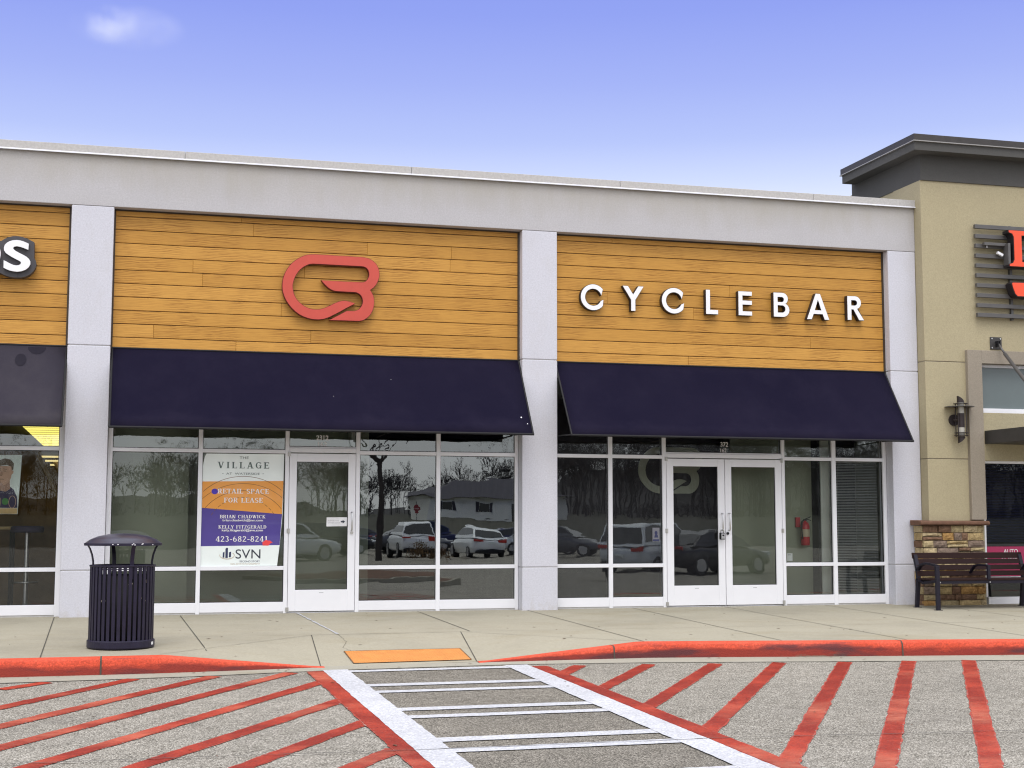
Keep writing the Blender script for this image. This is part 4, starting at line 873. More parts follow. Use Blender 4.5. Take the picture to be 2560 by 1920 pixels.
t = thing('door_notice', 'small white notice with black arrow taped to the single door glass', 'notice', (2.74, 0.21, 1.146))
YP = 0.210
m = MB(); m.prism([(2.597, 1.146), (2.872, 1.150), (2.874, 1.270), (2.599, 1.267)], YP, YP+0.0015); m.build('sheet', 'plate_paper', t)
m = MB(); m.flat([(2.790, 1.200), (2.815, 1.200), (2.815, 1.186), (2.850, 1.210), (2.815, 1.234), (2.815, 1.220), (2.790, 1.220)], YP-0.001); m.build('arrow', 'ink_dark', t, recalc=False)
text_mesh('PLEASE USE', 2.617, 2.765, 1.216, 1.234, YP-0.001, 'notice_text', 'ink_grey', t); text_mesh('OTHER DOOR', 2.617, 2.780, 1.186, 1.203, YP-0.001, 'notice_text', 'ink_grey', t)

t = thing('window_notice', 'small white paper stuck low inside the window right of the double doors', 'notice', (9.41, 0.24, 0.645))
m = MB(); m.box(9.371, 9.457, 0.236, 0.238, 0.645, 0.757); m.build('sheet', 'plate_paper', t)
m = MB(); m.box(9.385, 9.43, 0.2345, 0.2355, 0.728, 0.740); m.build('heading', 'ink_grey', t)
m = MB(); m.box(7.25, 7.40, 0.236, 0.238, 0.93, 1.12); m.box(7.262, 7.39, 0.234, 0.2355, 1.0, 1.105); 
t = thing('window_sticker', 'square sticker on the window just left of the double doors', 'sticker', (7.33, 0.22, 0.93))
plain('sticker_grey', (0.16, 0.16, 0.18), 0.5)
m = MB(); m.box(7.263, 7.372, 0.214, 0.2155, 0.935, 1.13); m.build('sheet', 'sticker_grey', t)
m = MB(); m.flat(arc(7.318, 1.055, 0.022, 0.03, 0, 360, 14)[:-1], 0.2135); m.flat([(7.29, 0.99), (7.35, 0.99), (7.34, 1.03), (7.30, 1.03)], 0.2133); m.box(7.27, 7.365, 0.2125, 0.2135, 0.94, 0.965); m.build('figure_mark', 'ink_navy', t, recalc=False)

t = thing('key_lockbox', 'black and silver key lockbox hanging from the left pull of the double doors', 'lockbox', (8.30, 0.13, 0.96))
m = MB(); m.box(8.262, 8.338, 0.10, 0.148, 0.960, 1.058); m.build('case', 'black_plastic', t, 0.008)
m = MB(); m.box(8.276, 8.332, 0.094, 0.102, 0.968, 1.046); m.build('front_plate', 'steel', t, 0.005)
m = MB(); m.box(8.290, 8.318, 0.090, 0.095, 1.010, 1.032); m.box(8.285, 8.322, 0.0925, 0.0945, 0.978, 0.983); m.build('dial', 'black_plastic', t, 0.003)
m = MB(); m.tube([(8.278, 0.125, 1.055), (8.278, 0.125, 1.095), (8.286, 0.125, 1.110), (8.300, 0.125, 1.116), (8.314, 0.125, 1.110), (8.322, 0.125, 1.095), (8.322, 0.125, 1.055)], 0.006, 8); m.build('shackle', 'steel', t, smooth=True)

t = thing('fire_extinguisher', 'red fire extinguisher hung on the wall inside, right of the double doors', 'fire extinguisher', (9.86, 0.62, 0.80))
ex, ey, ez = 9.86, 0.615, 0.865
m = MB(); m.lathe([(0.0, 0.0), (0.06, 0.0), (0.066, 0.012), (0.066, 0.29), (0.05, 0.335), (0.022, 0.355), (0.018, 0.375), (0.0, 0.376)], (ex, ey, ez), 24); m.build('cylinder', 'ext_red', t, smooth=True)
m = MB(); m.lathe([(0.0672, 0.13), (0.0675, 0.132), (0.0675, 0.24), (0.0672, 0.242)], (ex, ey, ez), 24); m.build('label_band', 'ink_tan', t, smooth=True)
m = MB(); m.box(ex-0.02, ex+0.02, ey-0.02, ey+0.02, ez+0.37, ez+0.395); m.obox((ex+0.035, ey-0.02, ez+0.41), (0.045, 0, 0.018), (0, 0.01, 0), (0, 0, 0.006)); m.obox((ex+0.04, ey-0.02, ez+0.385), (0.045, 0, -0.012), (0, 0.01, 0), (0, 0, 0.005)); m.build('valve_handle', 'black_plastic', t)
m = MB(); m.tube([(ex-0.02, ey-0.03, ez+0.385), (ex-0.07, ey-0.04, ez+0.36), (ex-0.08, ey-0.045, ez+0.25), (ex-0.07, ey-0.05, ez+0.10)], 0.011, 8); m.build('hose', 'black_plastic', t, smooth=True)
m = MB(); m.box(ex-0.12, ex-0.055, ey+0.05, ey+0.09, ez+0.27, ez+0.42); m.build('bracket', 'ext_red', t)

t = thing('window_blind', 'grey horizontal slat blind filling the rightmost shop window', 'blind', (10.55, 0.33, 0.16))
m = MB(); z = 0.17
while z < 2.10:
    m.obox((10.555, 0.33, z), (0.36, 0, 0), (0, 0.011, 0.006), (0, -0.0004, 0.0008)); z += 0.0235
m.build('slats', 'blind_slat', t)
m = MB()
for x in (10.25, 10.55, 10.86): m.tube([(x, 0.315, 0.16), (x, 0.315, 2.11)], 0.0025, 5)
m.build('cord', 'blind_slat', t)
m = MB(); m.box(10.19, 10.92, 0.31, 0.35, 2.10, 2.14); m.box(10.19, 10.92, 0.32, 0.34, 0.145, 0.163); m.build('rail', 'blind_slat', t)

# ------------------------------------------------------------------ inside the left shop
t = thing('ceiling_light', 'lit yellow louvred ceiling light inside the left shop', 'ceiling light', (-1.35, 4, 2.74))
m = MB(); m.box(-1.66, -0.95, 4.2, 11.2, 2.74, 2.76); m.build('panel', 'lit_panel', t)
m = MB()
for k in range(11): m.box(-1.66, -0.95, 4.8+0.6*k, 4.83+0.6*k, 2.734, 2.739)
m.build('louvre', 'ink_tan', t)
t = thing('portrait_poster', 'poster of a short haired man in a dark jacket in the left shop window', 'poster', (-1.3, 0.26, 1.38))
YP = 0.2385
def pf(name, mat, poly, dy): m = MB(); m.flat(poly, YP-dy); m.build(name, mat, t, recalc=False)
PX = lambda x: -1.63+x/1130*0.60 if False else x
m = MB(); m.prism([(-2.05, 1.30), (-1.345, 1.30), (-1.315, 2.055), (-2.05, 2.045)], YP, YP+0.003); m.build('sheet', 'poster_bg', t)
fx, fz = -1.515, 1.80
pf('jacket', 'jacket', [(-1.80, 1.38), (-1.78, 1.56), (-1.68, 1.63), (-1.59, 1.67), (-1.46, 1.66), (-1.40, 1.61), (-1.36, 1.52), (-1.35, 1.38)], 0.0006)
pf('neck', 'skin_dark', [(-1.58, 1.60), (-1.57, 1.74), (-1.455, 1.74), (-1.445, 1.62), (-1.50, 1.585)], 0.0012)
pf('face', 'skin', [(-1.615, 1.82), (-1.61, 1.76), (-1.585, 1.70), (-1.55, 1.67), (-1.515, 1.668), (-1.47, 1.70), (-1.44, 1.76), (-1.43, 1.83), (-1.435, 1.91), (-1.60, 1.915), (-1.615, 1.87)], 0.0018)
pf('cheek_shade', 'skin_dark', [(-1.615, 1.82), (-1.61, 1.76), (-1.585, 1.70), (-1.55, 1.67), (-1.53, 1.672), (-1.565, 1.72), (-1.58, 1.78), (-1.575, 1.84), (-1.585, 1.90), (-1.60, 1.912), (-1.615, 1.87)], 0.0020)
pf('nose', 'skin_dark', [(-1.563, 1.845), (-1.545, 1.845), (-1.540, 1.80), (-1.572, 1.797)], 0.0021)
pf('collar', 'ink_red', [(-1.80, 1.50), (-1.70, 1.60), (-1.69, 1.56), (-1.77, 1.45)], 0.0012)
pf('shirt_stripe', 'poster_bg', [(-1.78, 1.44), (-1.67, 1.62), (-1.645, 1.62), (-1.73, 1.40)], 0.0013)
pf('ear', 'skin', [(-1.435, 1.80), (-1.415, 1.82), (-1.41, 1.85), (-1.432, 1.86)], 0.0019)
pf('hair', 'hair_brown', [(-1.615, 1.87), (-1.62, 1.93), (-1.59, 1.985), (-1.52, 2.01), (-1.45, 1.995), (-1.41, 1.945), (-1.415, 1.87), (-1.435, 1.855), (-1.44, 1.905), (-1.50, 1.925), (-1.58, 1.915), (-1.605, 1.91)], 0.0024)
m = MB()
for q in ([(-1.595, 1.845), (-1.565, 1.847), (-1.565, 1.853), (-1.595, 1.851)], [(-1.535, 1.845), (-1.50, 1.843), (-1.50, 1.850), (-1.535, 1.852)], [(-1.60, 1.868), (-1.565, 1.872), (-1.565, 1.879), (-1.60, 1.874)], [(-1.54, 1.872), (-1.495, 1.866), (-1.495, 1.873), (-1.54, 1.879)], [(-1.572, 1.790), (-1.548, 1.788), (-1.548, 1.794), (-1.572, 1.796)], [(-1.585, 1.742), (-1.525, 1.740), (-1.525, 1.747), (-1.585, 1.749)]): m.flat(q, YP-0.003)
m.build('facial_features', 'hair_brown', t, recalc=False)
pf('badge', 'ink_green', arc(-1.50, 1.46, 0.04, 0.045, 0, 360, 20)[:-1], 0.003)
m = MB()
for cx_ in (-1.595, -1.415): m.flat(ring(cx_, 1.455, 0.045, 0.08, 0.006, 0.006, 0, 360, 24), YP-0.003)
m.build('badge_frame', 'skin', t, recalc=False)
m = MB(); m.box(-2.05, -1.35, YP-0.004, YP+0.006, 1.305, 1.375); m.build('wood_strip', 'pine_wood', t)
t = thing('wood_screen', 'slanted pine framed screen with lit edges inside the left shop', 'screen', (-1.1, 2.2, 0.9))
m = MB(); 
for k in range(3): m.obox((-0.90, 2.1+0.18*k, 2.12-0.05*k), (0.30-0.06*k, 0, 0), (0, 0.03, 0), (0, 0, 0.012))
m.build('lit_edge', 'lit_strip', t)
m = MB()
m.tube([(-1.22, 2.05, 2.14), (-0.88, 2.05, 1.45), (-0.70, 2.05, 1.05)], 0.035, 6); m.box(-1.22, -0.70, 2.0, 2.06, 2.135, 2.175)
for k in range(3): m.tube([(-1.02+0.08*k, 2.3+0.1*k, 2.08-0.04*k), (-0.72, 2.3+0.1*k, 1.50)], 0.03, 6)
m.build('frame', 'pine_wood', t)
t = thing('bar_stool', 'dark bar stool beside the window inside the left shop', 'stool', (-1.28, 1.2, 0.0))
m = MB(); m.lathe([(0.0, 1.06), (0.20, 1.06), (0.215, 1.08), (0.215, 1.13), (0.19, 1.15), (0, 1.15)], (-1.28, 1.2, 0), 24); m.build('seat', 'jacket', t, smooth=True)
m = MB(); m.lathe([(0.03, 0.03), (0.03, 1.06)], (-1.28, 1.2, 0), 12); m.lathe([(0.0, 0.03), (0.2, 0.03), (0.2, 0.012), (0, 0.012)], (-1.28, 1.2, 0), 24); m.build('post', 'steel', t, smooth=True)
m = MB(); m.tube([(-1.28+0.15*math.cos(a*0.5236), 1.2+0.15*math.sin(a*0.5236), 0.40) for a in range(13)], 0.01, 6); m.build('foot_ring', 'steel', t, smooth=True)
t = thing('bar_table', 'small wood bar table behind the stool inside the left shop', 'table', (-1.8, 1.6, 0))
m = MB(); m.box(-2.3, -1.45, 1.4, 1.9, 1.10, 1.14); m.build('table_top', 'pine_wood', t, 0.004)
for x, y in ((-2.25, 1.45), (-1.5, 1.45), (-2.25, 1.85), (-1.5, 1.85)): m = MB(); m.box(x-0.02, x+0.02, y-0.02, y+0.02, 0.01, 1.10); m.build('leg', 'black_plastic', t)

# ------------------------------------------------------------------ tan building on the right
bank = thing('tan_building', 'tan stucco building with dark grey cornice and ledge stone base', 'building', (13, -0.19, 0))
XT, YT = 11.472, -0.19
m = MB(); g = 0.006
zs = [1.20, 2.155, 3.62, 6.60]
for z0, z1 in ((1.16, 2.155-g), (2.155+g, 3.615-g), (3.615+g, 6.62)):
    m.box(XT, 12.40 if z0 < 3.5 else 22, YT, 0.6, z0, z1)
m.box(12.40, 22, YT+0.001, 0.6, 2.135, 2.86); m.box(XT+0.01, 22, 0.6, 9.0, -0.1, 6.62); m.box(XT, 12.40, YT+0.001, 0.6, -0.1, 1.161)
m.box(17.5, 22, YT+0.001, 0.6, -0.1, 2.135)
m.build('wall', 'tan_stucco', bank, 0.004, seg=1)
m = MB(); m.box(XT+0.01, 12.39, YT+0.012, 0.5, 1.2, 6.5); m.build('reveal_joint', 'taupe_stucco', bank)
m = MB(); m.box(XT-0.002, 22, YT-0.022, 1.90, 6.372, 6.80); m.build('frieze', 'cornice_stucco', bank, 0.004)
m = MB(); m.prismx([(YT-0.25, 6.765), (YT-0.25, 6.912), (1.80, 6.912), (1.80, 6.765)], XT-0.228, 22); m.build('cornice', 'cornice_stucco', bank, 0.004)
m = MB(); m.box(XT-0.245, 22, YT-0.268, 1.825, 6.905, 7.01); m.build('cornice_cap', 'cornice_metal', bank, 0.004)
m = MB(); m.box(XT-0.258, 22, YT-0.282, 1.835, 6.896, 6.909); m.build('drip_edge', 'drip_metal', bank)
# trim around the tall window
m = MB(); m.box(12.155, 12.40, -0.255, 0.1, 1.25, 3.80); m.box(12.40, 22, -0.255, 0.1, 3.60, 3.80); m.build('window_surround', 'taupe_stucco', bank, 0.004)
m = MB(); m.box(12.40, 17.5, -0.13, 0.0, 3.555, 3.60); m.box(12.40, 12.452, -0.13, 0.0, 2.86, 3.555); m.box(12.40, 17.5, -0.14, 0.0, 2.86, 2.93); m.box(12.40, 17.5, -0.165, 0.0, 2.83, 2.86)
f = m.build('transom_window', 'frame_white', bank, 0.003)
m = MB(); m.box(12.452, 17.5, -0.12, -0.119, 2.93, 3.555); m.build('pane', 'shutter_teal' if 'shutter_teal' in MATS else 'transom_pane', f) if False else None
plain('transom_pane', (0.135, 0.165, 0.165), 0.12, 0, 0.03)
m = MB(); m.box(12.452, 17.5, -0.10, -0.098, 2.93, 3.555); m.build('pane', 'transom_pane', f)
m = MB(); m.box(12.40, 17.5, -0.14, 0.0, 2.098, 2.136); m.box(12.40, 12.468, -0.13, 0.0, 0.10, 2.098); m.box(12.468, 17.5, -0.14, 0.0, -0.03, 0.10); m.box(12.468, 17.5, -0.13, 0.0, 0.36, 0.40); m.box(13.62, 13.67, -0.13, 0.0, 0.40, 2.098); m.box(15.2, 15.25, -0.13, 0, 0.4, 2.098)
f = m.build('display_window', 'frame_white', bank, 0.003)
m = MB(); m.quad((12.468, -0.10, 0.40), (17.5, -0.10, 0.40), (17.5, -0.10, 2.098), (12.468, -0.10, 2.098)); m.quad((12.468, -0.10, 0.10), (17.5, -0.10, 0.10), (17.5, -0.10, 0.36), (12.468, -0.10, 0.36)); m.build('pane', 'bank_glass', f, recalc=False)
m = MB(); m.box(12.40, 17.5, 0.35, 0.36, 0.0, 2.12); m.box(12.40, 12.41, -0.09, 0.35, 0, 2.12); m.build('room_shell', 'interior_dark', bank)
m = MB(); z = 0.92
while z < 2.09: m.obox((14.5, 0.02, z), (2.0, 0, 0), (0, 0.010, 0.005), (0, -0.0004, 0.0008)); z += 0.024
m.build('blind_slats', 'ink_navy', bank)
m = MB(); m.box(12.47, 17.5, -0.02, 0.0, 0.855, 0.89); m.build('blind_rail', 'slat_grey', bank)
t = thing('window_poster', 'crimson poster lettered auto loans in the window behind the bench', 'poster', (12.9, -0.08, 0.4))
m = MB(); m.box(12.47, 13.6, -0.106, -0.103, 0.41, 0.85); m.build('sheet', 'crimson', t)
text_mesh('AUTO', 12.765, 13.012, 0.744, 0.812, -0.1075, 'poster_text', 'ink_white', t, bold=0.015); text_mesh('LOANS', 12.735, 13.045, 0.640, 0.708, -0.1075, 'poster_text', 'ink_white', t, bold=0.015)
# entrance canopy and its tie rod
m = MB(); m.box(12.45, 17, -1.75, YT, 2.385, 2.585); m.build('canopy', 'plate_grey', bank, 0.004)
m = MB(); m.box(12.588, 12.787, -0.205, -0.19, 3.825, 4.015); o = m.build('rod_plate', 'plate_grey', bank, 0.003)
m = MB()
for x in (12.615, 12.76):
    for z in (3.85, 3.99): m.tube([(x, -0.215, z), (x, -0.20, z)], 0.011, 8)
m.build('bolt', 'steel', o)
m = MB(); m.box(12.675, 12.685, -0.28, -0.2, 3.87, 3.95); m.box(12.705, 12.715, -0.28, -0.2, 3.87, 3.95); m.tube([(12.665, -0.25, 3.91), (12.725, -0.25, 3.91)], 0.014, 8); m.build('clevis', 'black_plastic', o)
m = MB(); m.tube([(12.695, -0.25, 3.91), (12.70, -0.40, 3.74)], 0.016, 8); m.tube([(12.70, -0.40, 3.74), (12.70, -1.60, 2.60)], 0.027, 12); m.build('tie_rod', 'slat_grey', bank, smooth=True)
# stone base
rr = random.Random(21); m = MB(); z = -0.03; X0, X1, YS = 11.325, 12.345, -0.255
rows = [0.10, 0.085, 0.115, 0.10, 0.125, 0.115, 0.12, 0.11, 0.105, 0.115, 0.105]
for h in rows:
    z1 = min(z+h, 1.165); x = X0+rr.uniform(-0.012, 0.012)
    while x < X1-0.02:
        w = rr.uniform(0.10, 0.36); xe = min(x+w, X1+rr.uniform(-0.01, 0.01)); 
        if X1-xe < 0.07: xe = X1+rr.uniform(-0.008, 0.010)
        sp = [(z, z1)] if rr.random() > 0.25 or h < 0.1 else [(z, z+h*0.48), (z+h*0.50, z1)]
        for a, b in sp:
            o_ = YS-rr.uniform(0, 0.03)
            n_ = 5; vs = []; fs = []
            for i in range(n_+1):
                for j in range(4):
                    u, v_ = i/n_, j/3; edge = (i in (0, n_)) or (j in (0, 3))
                    xx = x+0.005+(xe-x-0.010)*u; zz = a+0.004+(b-a-0.008)*v_
                    if edge: xx += rr.uniform(-0.003, 0.003); zz += rr.uniform(-0.003, 0.003)
                    vs.append((xx, o_+(0.014 if edge else rr.uniform(-0.008, 0.006)), zz))
            for i in range(n_):
                for j in range(3): fs.append((i*4+j, (i+1)*4+j, (i+1)*4+j+1, i*4+j+1))
            bord = [i*4 for i in range(n_+1)]+[n_*4+j for j in (1, 2, 3)]+[i*4+3 for i in range(n_-1, -1, -1)]+[2, 1]
            k0 = len(vs)
            for b_ in bord: p = vs[b_]; vs.append((p[0], YS+0.07, p[2]))
            for i in range(len(bord)): j = (i+1) % len(bord); fs.append((bord[i], bord[j], k0+j, k0+i))
            m.add(vs, fs)
        x = xe
    # side stones on the left return
    m.box(X0-0.012+rr.uniform(-0.01, 0.01), X0+0.1, YS+0.03, -0.02, z+0.004, z1-0.004)
    z = z1
m.build('stone_base', 'field_stone', bank)
m = MB(); m.box(X0+0.01, X1-0.01, YS+0.02, -0.02, -0.05, 1.16); m.build('stone_mortar', 'mortar', bank)
m = MB(); m.prismx([(-0.02, 1.168), (YS-0.06, 1.168), (YS-0.082, 1.185), (YS-0.082, 1.215), (YS-0.06, 1.232), (-0.02, 1.245)], X0-0.075, X1+0.055); m.build('stone_cap', 'stone_cap', bank, 0.008)

# sconce
t = thing('wall_sconce', 'dark brown tube wall lamp with cage on the tan wall', 'wall lamp', (11.97, -0.19, 2.38))
sx, sy = 11.971, -0.32
m = MB(); m.tube([(11.925, -0.19, 2.735), (11.925, -0.215, 2.735)], 0.085, 24); m.tube([(11.935, -0.21, 2.735), (sx, sy+0.03, 2.735)], 0.035, 12); m.build('mount', 'fixture_brown', t)
m = MB(); m.lathe([(0, 2.62), (0.052, 2.62), (0.052, 2.83), (0, 2.83)], (sx, sy, 0), 24); m.build('body', 'fixture_brown', t, smooth=False)
m = MB(); m.lathe([(0.048, 2.485), (0.048, 2.62)], (sx, sy, 0), 24); m.lathe([(0.048, 2.83), (0.048, 2.99)], (sx, sy, 0), 24); m.build('lens', 'clear_lens', t, smooth=True)
m = MB(); n = 24
for k, (za, zb, sg) in enumerate(((2.99, 3.03, 1), (2.485, 2.445, -1))):
    vs = []
    for i in range(n):
        a = 2*math.pi*i/n; x = 0.053*math.cos(a); y = 0.053*math.sin(a); vs.append((sx+x, sy+y, za))
    for i in range(n):
        a = 2*math.pi*i/n; x = 0.053*math.cos(a); y = 0.053*math.sin(a); vs.append((sx+x, sy+y, za+sg*(0.055-0.045*(x/0.053))))
    m.add(vs, [tuple(range(n)), tuple(range(n, 2*n))]+[(i, (i+1) % n, n+(i+1) % n, n+i) for i in range(n)])
m.build('end_cap', 'fixture_brown', t)
m = MB()
for a in (30, 120, 210, 300): m.tube([(sx+0.085*math.cos(R(a)), sy+0.085*math.sin(R(a)), 2.48), (sx+0.085*math.cos(R(a)), sy+0.085*math.sin(R(a)), 2.975)], 0.007, 6)
for z in (2.495, 2.535, 2.97): m.lathe([(0.055, z), (0.105, z), (0.105, z+0.008), (0.055, z+0.008), (0.055, z)], (sx, sy, 0), 28)
m.build('cage', 'fixture_brown', t)
m = MB(); m.lathe([(0.06, 2.925), (0.215, 2.925), (0.215, 2.933), (0.06, 2.933), (0.06, 2.925)], (sx, sy+0.03, 0), 40); m.build('halo_ring', 'slat_grey', t)

# slatted sign of the tan building, cut off by the frame
t = thing('slat_sign', 'orange letters on horizontal grey slats on the tan wall, cut off at the right edge', 'sign', (14, -0.2, 4.3))
m = MB()
for z in (5.663, 5.514, 5.366, 5.214, 5.062, 4.910, 4.758, 4.605, 4.452, 4.305): m.box(12.335, 16.5, -0.285, -0.235, z, z+0.062)
m.build('slats', 'slat_grey', t, 0.003)
m = MB()
for x in (12.95, 14.2, 15.8): m.box(x, x+0.04, -0.236, -0.19, 4.28, 5.74)
m.build('upright', 'slat_grey', t)
def slab_letter(x, z0, z1):   # outline of a slab serif letter, stem and arms
    return [(x, z0), (x+0.62, z0), (x+0.66, z0+0.2), (x+0.60, z0+0.2), (x+0.52, z0+0.07), (x+0.215, z0+0.07), (x+0.215, z1-0.07), (x+0.52, z1-0.07), (x+0.60, z1-0.2), (x+0.66, z1-0.2), (x+0.62, z1), (x, z1), (x, z1-0.03), (x+0.06, z1-0.05), (x+0.085, z1-0.10), (x+0.085, z0+0.10), (x+0.06, z0+0.05), (x, z0+0.03)]
P = slab_letter(12.81, 5.075, 5.625)
m = MB(); m.prism(inset(P, -0.010), -0.44, -0.29); o = m.build('letter', 'letter_black', t); m = MB(); m.prism(P, -0.447, -0.4405); m.build('letter_face', 'letter_orange', o)
P = [(12.836, 4.808), (12.850, 4.822), (13.10, 4.826), (13.8, 4.80), (13.8, 4.62), (13.031, 4.620), (12.929, 4.619), (12.890, 4.655), (12.865, 4.715)]
m = MB(); m.prism(inset(P, -0.012), -0.44, -0.29); o = m.build('swoosh', 'letter_black', t); m = MB(); m.prism(P, -0.447, -0.4405); m.build('swoosh_face', 'letter_orange', o)
m = MB(); m.box(12.44, 12.86, -0.36, -0.30, 5.395, 5.440); m.box(12.80, 12.84, -0.43, -0.30, 5.10, 5.43); m.build('raceway', 'slat_grey', t, 0.003)
m = MB(); m.obox((12.72, -0.33, 5.275), (0.045, 0, -0.02), (0, 0.02, 0), (0.006, 0, 0.018)); m.tube([(12.50, -0.33, 5.395), (12.50, -0.33, 5.36)], 0.006, 6); m.build('wire_nut', 'letter_white', t)

# ------------------------------------------------------------------ bench
BX0, BX1 = 11.0, 12.82
bz = 0.02*-0.8
t = thing('park_bench', 'dark brown slatted bench with black iron frame against the stone base', 'bench', (11.9, -0.8, bz))
def bench_side(x, arm):
    m = MB(); w = 0.028
    prof = [(-0.50, -0.012), (-0.53, 0.20), (-0.56, 0.42), (-0.54, 0.55), (-0.475, 0.74)]   # rear leg rising into the back
    def ribbon(P, hw, x_):
        pts = [Vector(p) for p in P]; L = []; Q = []
        for i, p in enumerate(pts):
            d = (pts[min(i+1, len(pts)-1)]-pts[max(i-1, 0)]).normalized(); n_ = Vector((-d.y, d.x))*hw; L.append(p+n_); Q.append(p-n_)
        for i in range(len(pts)-1):
            q = [L[i], L[i+1], Q[i+1], Q[i]]; m.prismx([(a.x, a.y) for a in q], x_-w, x_+w)
    ribbon(prof, 0.024, x)
    ribbon([(-1.06, -0.022), (-1.06, 0.20), (-1.06, 0.40), (-1.055, 0.595)], 0.024, x)
    ribbon([(-0.55, 0.40), (-0.70, 0.345), (-0.86, 0.36), (-1.05, 0.385)], 0.018, x)
    if arm: ribbon([(-0.545, 0.52), (-0.64, 0.60), (-0.76, 0.625), (-0.90, 0.620), (-1.06, 0.60)], 0.016, x)
    m.box(x-0.05, x+0.05, -1.10, -1.02, -0.024, -0.012); m.box(x-0.05, x+0.05, -0.55, -0.47, -0.014, -0.002)
    m.build('leg_frame', 'bench_iron', t, 0.004, seg=1)
bench_side(BX0+0.045, True); bench_side(BX1-0.045, True)
m = MB(); x = 11.88; pts = [(-0.55, 0.45), (-0.60, 0.50), (-0.70, 0.585), (-0.80, 0.60), (-1.02, 0.60)]
for (a, b), (c_, d_) in zip(pts, pts[1:]): m.obox((x, (a+c_)/2, (b+d_)/2), (0.022, 0, 0), (0, (c_-a)/2, (d_-b)/2), (0, 0, 0.015))
m.box(x-0.022, x+0.022, -1.06, -1.02, 0.40, 0.605); m.build('centre_arm', 'bench_iron', t, 0.003)
m = MB()
for i in range(4):
    zc = 0.475+0.082*i+0.003*i; yb_ = -0.575+0.026*i+0.006*i*i*0.5
    m.obox(((BX0+BX1)/2, yb_, zc), ((BX1-BX0)/2-0.02+0.015*(i == 3), 0, 0), (0, 0.012, 0.0), (0, 0.010*(1+i*0.3)*0.5, 0.036 if i < 3 else 0.042))
m.build('backrest', 'bench_wood', t, 0.004)
m = MB()
for i in range(5): m.box(BX0+0.02, BX1-0.02, -1.05+0.095*i, -0.968+0.095*i, 0.388, 0.412)
m.build('seat', 'bench_wood', t, 0.004)
m = MB(); m.box(BX0+0.05, BX1-0.05, -1.04, -1.0, 0.345, 0.387); m.box(BX0+0.05, BX1-0.05, -0.66, -0.62, 0.345, 0.387); m.build('seat_rail', 'bench_iron', t)
m = MB()
for x in (BX0+0.10, 11.90): m.tube([(x, -1.045, 0.365), (x, -1.038, 0.365)], 0.010, 8)
m.build('bolt', 'steel', t)

# ------------------------------------------------------------------ litter bin
bx, by = -0.025, -3.76; b0 = walk_z(bx, by)+0.004
t = thing('litter_bin', 'dark navy slatted steel litter bin with domed lid on the sidewalk', 'litter bin', (bx, by, b0))
m = MB(); m.lathe([(0.0, 0.012), (0.330, 0.0), (0.336, 0.012), (0.336, 0.075), (0.326, 0.082), (0.30, 0.082)], (bx, by, b0), 64); m.build('base', 'navy_powdercoat', t, smooth=False, bevel=0.003)
m = MB(); NS = 38
for k in range(NS):
    a = 2*math.pi*k/NS; ca, sa = math.cos(a), math.sin(a); lean = 0.012*math.sin(k*2.3)*0.25
    m.obox((bx+0.318*ca, by+0.318*sa, b0+0.445), (-sa*0.0165, ca*0.0165, 0), (ca*0.004, sa*0.004, 0), (lean*0.1, 0, 0.372))
m.build('slats', 'navy_powdercoat', t)
m = MB(); m.tube([(bx+0.322*math.cos(a*math.pi/32), by+0.322*math.sin(a*math.pi/32), b0+0.826) for a in range(65)], 0.009, 8); m.tube([(bx+0.312*math.cos(a*math.pi/32), by+0.312*math.sin(a*math.pi/32), b0+0.795) for a in range(65)], 0.006, 6); m.build('rim', 'navy_powdercoat', t, smooth=True)
m = MB(); m.lathe([(0.0, 0.09), (0.280, 0.09), (0.292, 0.73), (0.286, 0.73), (0.272, 0.10)], (bx, by, b0), 40); m.build('liner', 'bin_liner', t, smooth=True)
m = MB(); rr = random.Random(4)
for k in range(9):
    a = rr.uniform(3.6, 5.8); r_ = 0.302; z = b0+rr.uniform(0.45, 0.72); s_ = rr.uniform(0.008, 0.02)
    m.obox((bx+r_*math.cos(a), by+r_*math.sin(a), z), (s_*math.sin(a), -s_*math.cos(a), 0.004), (0, 0.001, 0.0), (0.004, 0, s_*0.7))
m.build('litter', 'paper_litter', t)
for a in (197, 287, 17, 107):
    a = R(a); ca, sa = math.cos(a), math.sin(a); m = MB(); P = [(0.300, 0.70), (0.302, 0.83), (0.306, 0.88), (0.318, 0.94), (0.340, 1.0), (0.368, 1.045)]
    for (r0, z0), (r1, z1) in zip(P, P[1:]):
        c_ = Vector((bx+ca*(r0+r1)/2, by+sa*(r0+r1)/2, b0+(z0+z1)/2)); az_ = Vector((ca*(r1-r0)/2, sa*(r1-r0)/2, (z1-z0)/2*1.05)); at_ = Vector((-sa, ca, 0))*0.019; an = az_.cross(at_).normalized()*0.005; m.obox(c_, at_, an, az_)
    m.build('lid_bracket', 'navy_powdercoat', t)
m = MB(); m.lathe([(0.360, 1.030), (0.385, 1.032), (0.386, 1.056), (0.378, 1.058), (0.330, 1.092), (0.25, 1.125), (0.15, 1.145), (0.06, 1.152), (0.0, 1.153)], (bx, by, b0), 64); m.build('lid', 'lid_metal', t, smooth=True)
m = MB(); m.lathe([(0.3865, 1.030), (0.3875, 1.031), (0.3875, 1.055), (0.3865, 1.056)], (bx, by, b0), 64)
m.build('lid_band', 'navy_powdercoat', t)
m = MB(); rr = random.Random(9)
for a in (255, 262.5, 283, 285, 287, 298, 299.5, 318): a = R(a); m.obox((bx+0.389*math.cos(a), by+0.389*math.sin(a), b0+rr.uniform(1.040, 1.052)), (-math.sin(a)*0.006, math.cos(a)*0.006, 0), (0.001*math.cos(a), 0.001*math.sin(a), 0), (0, 0, 0.004))
m.build('paint_chip', 'letter_white', t)
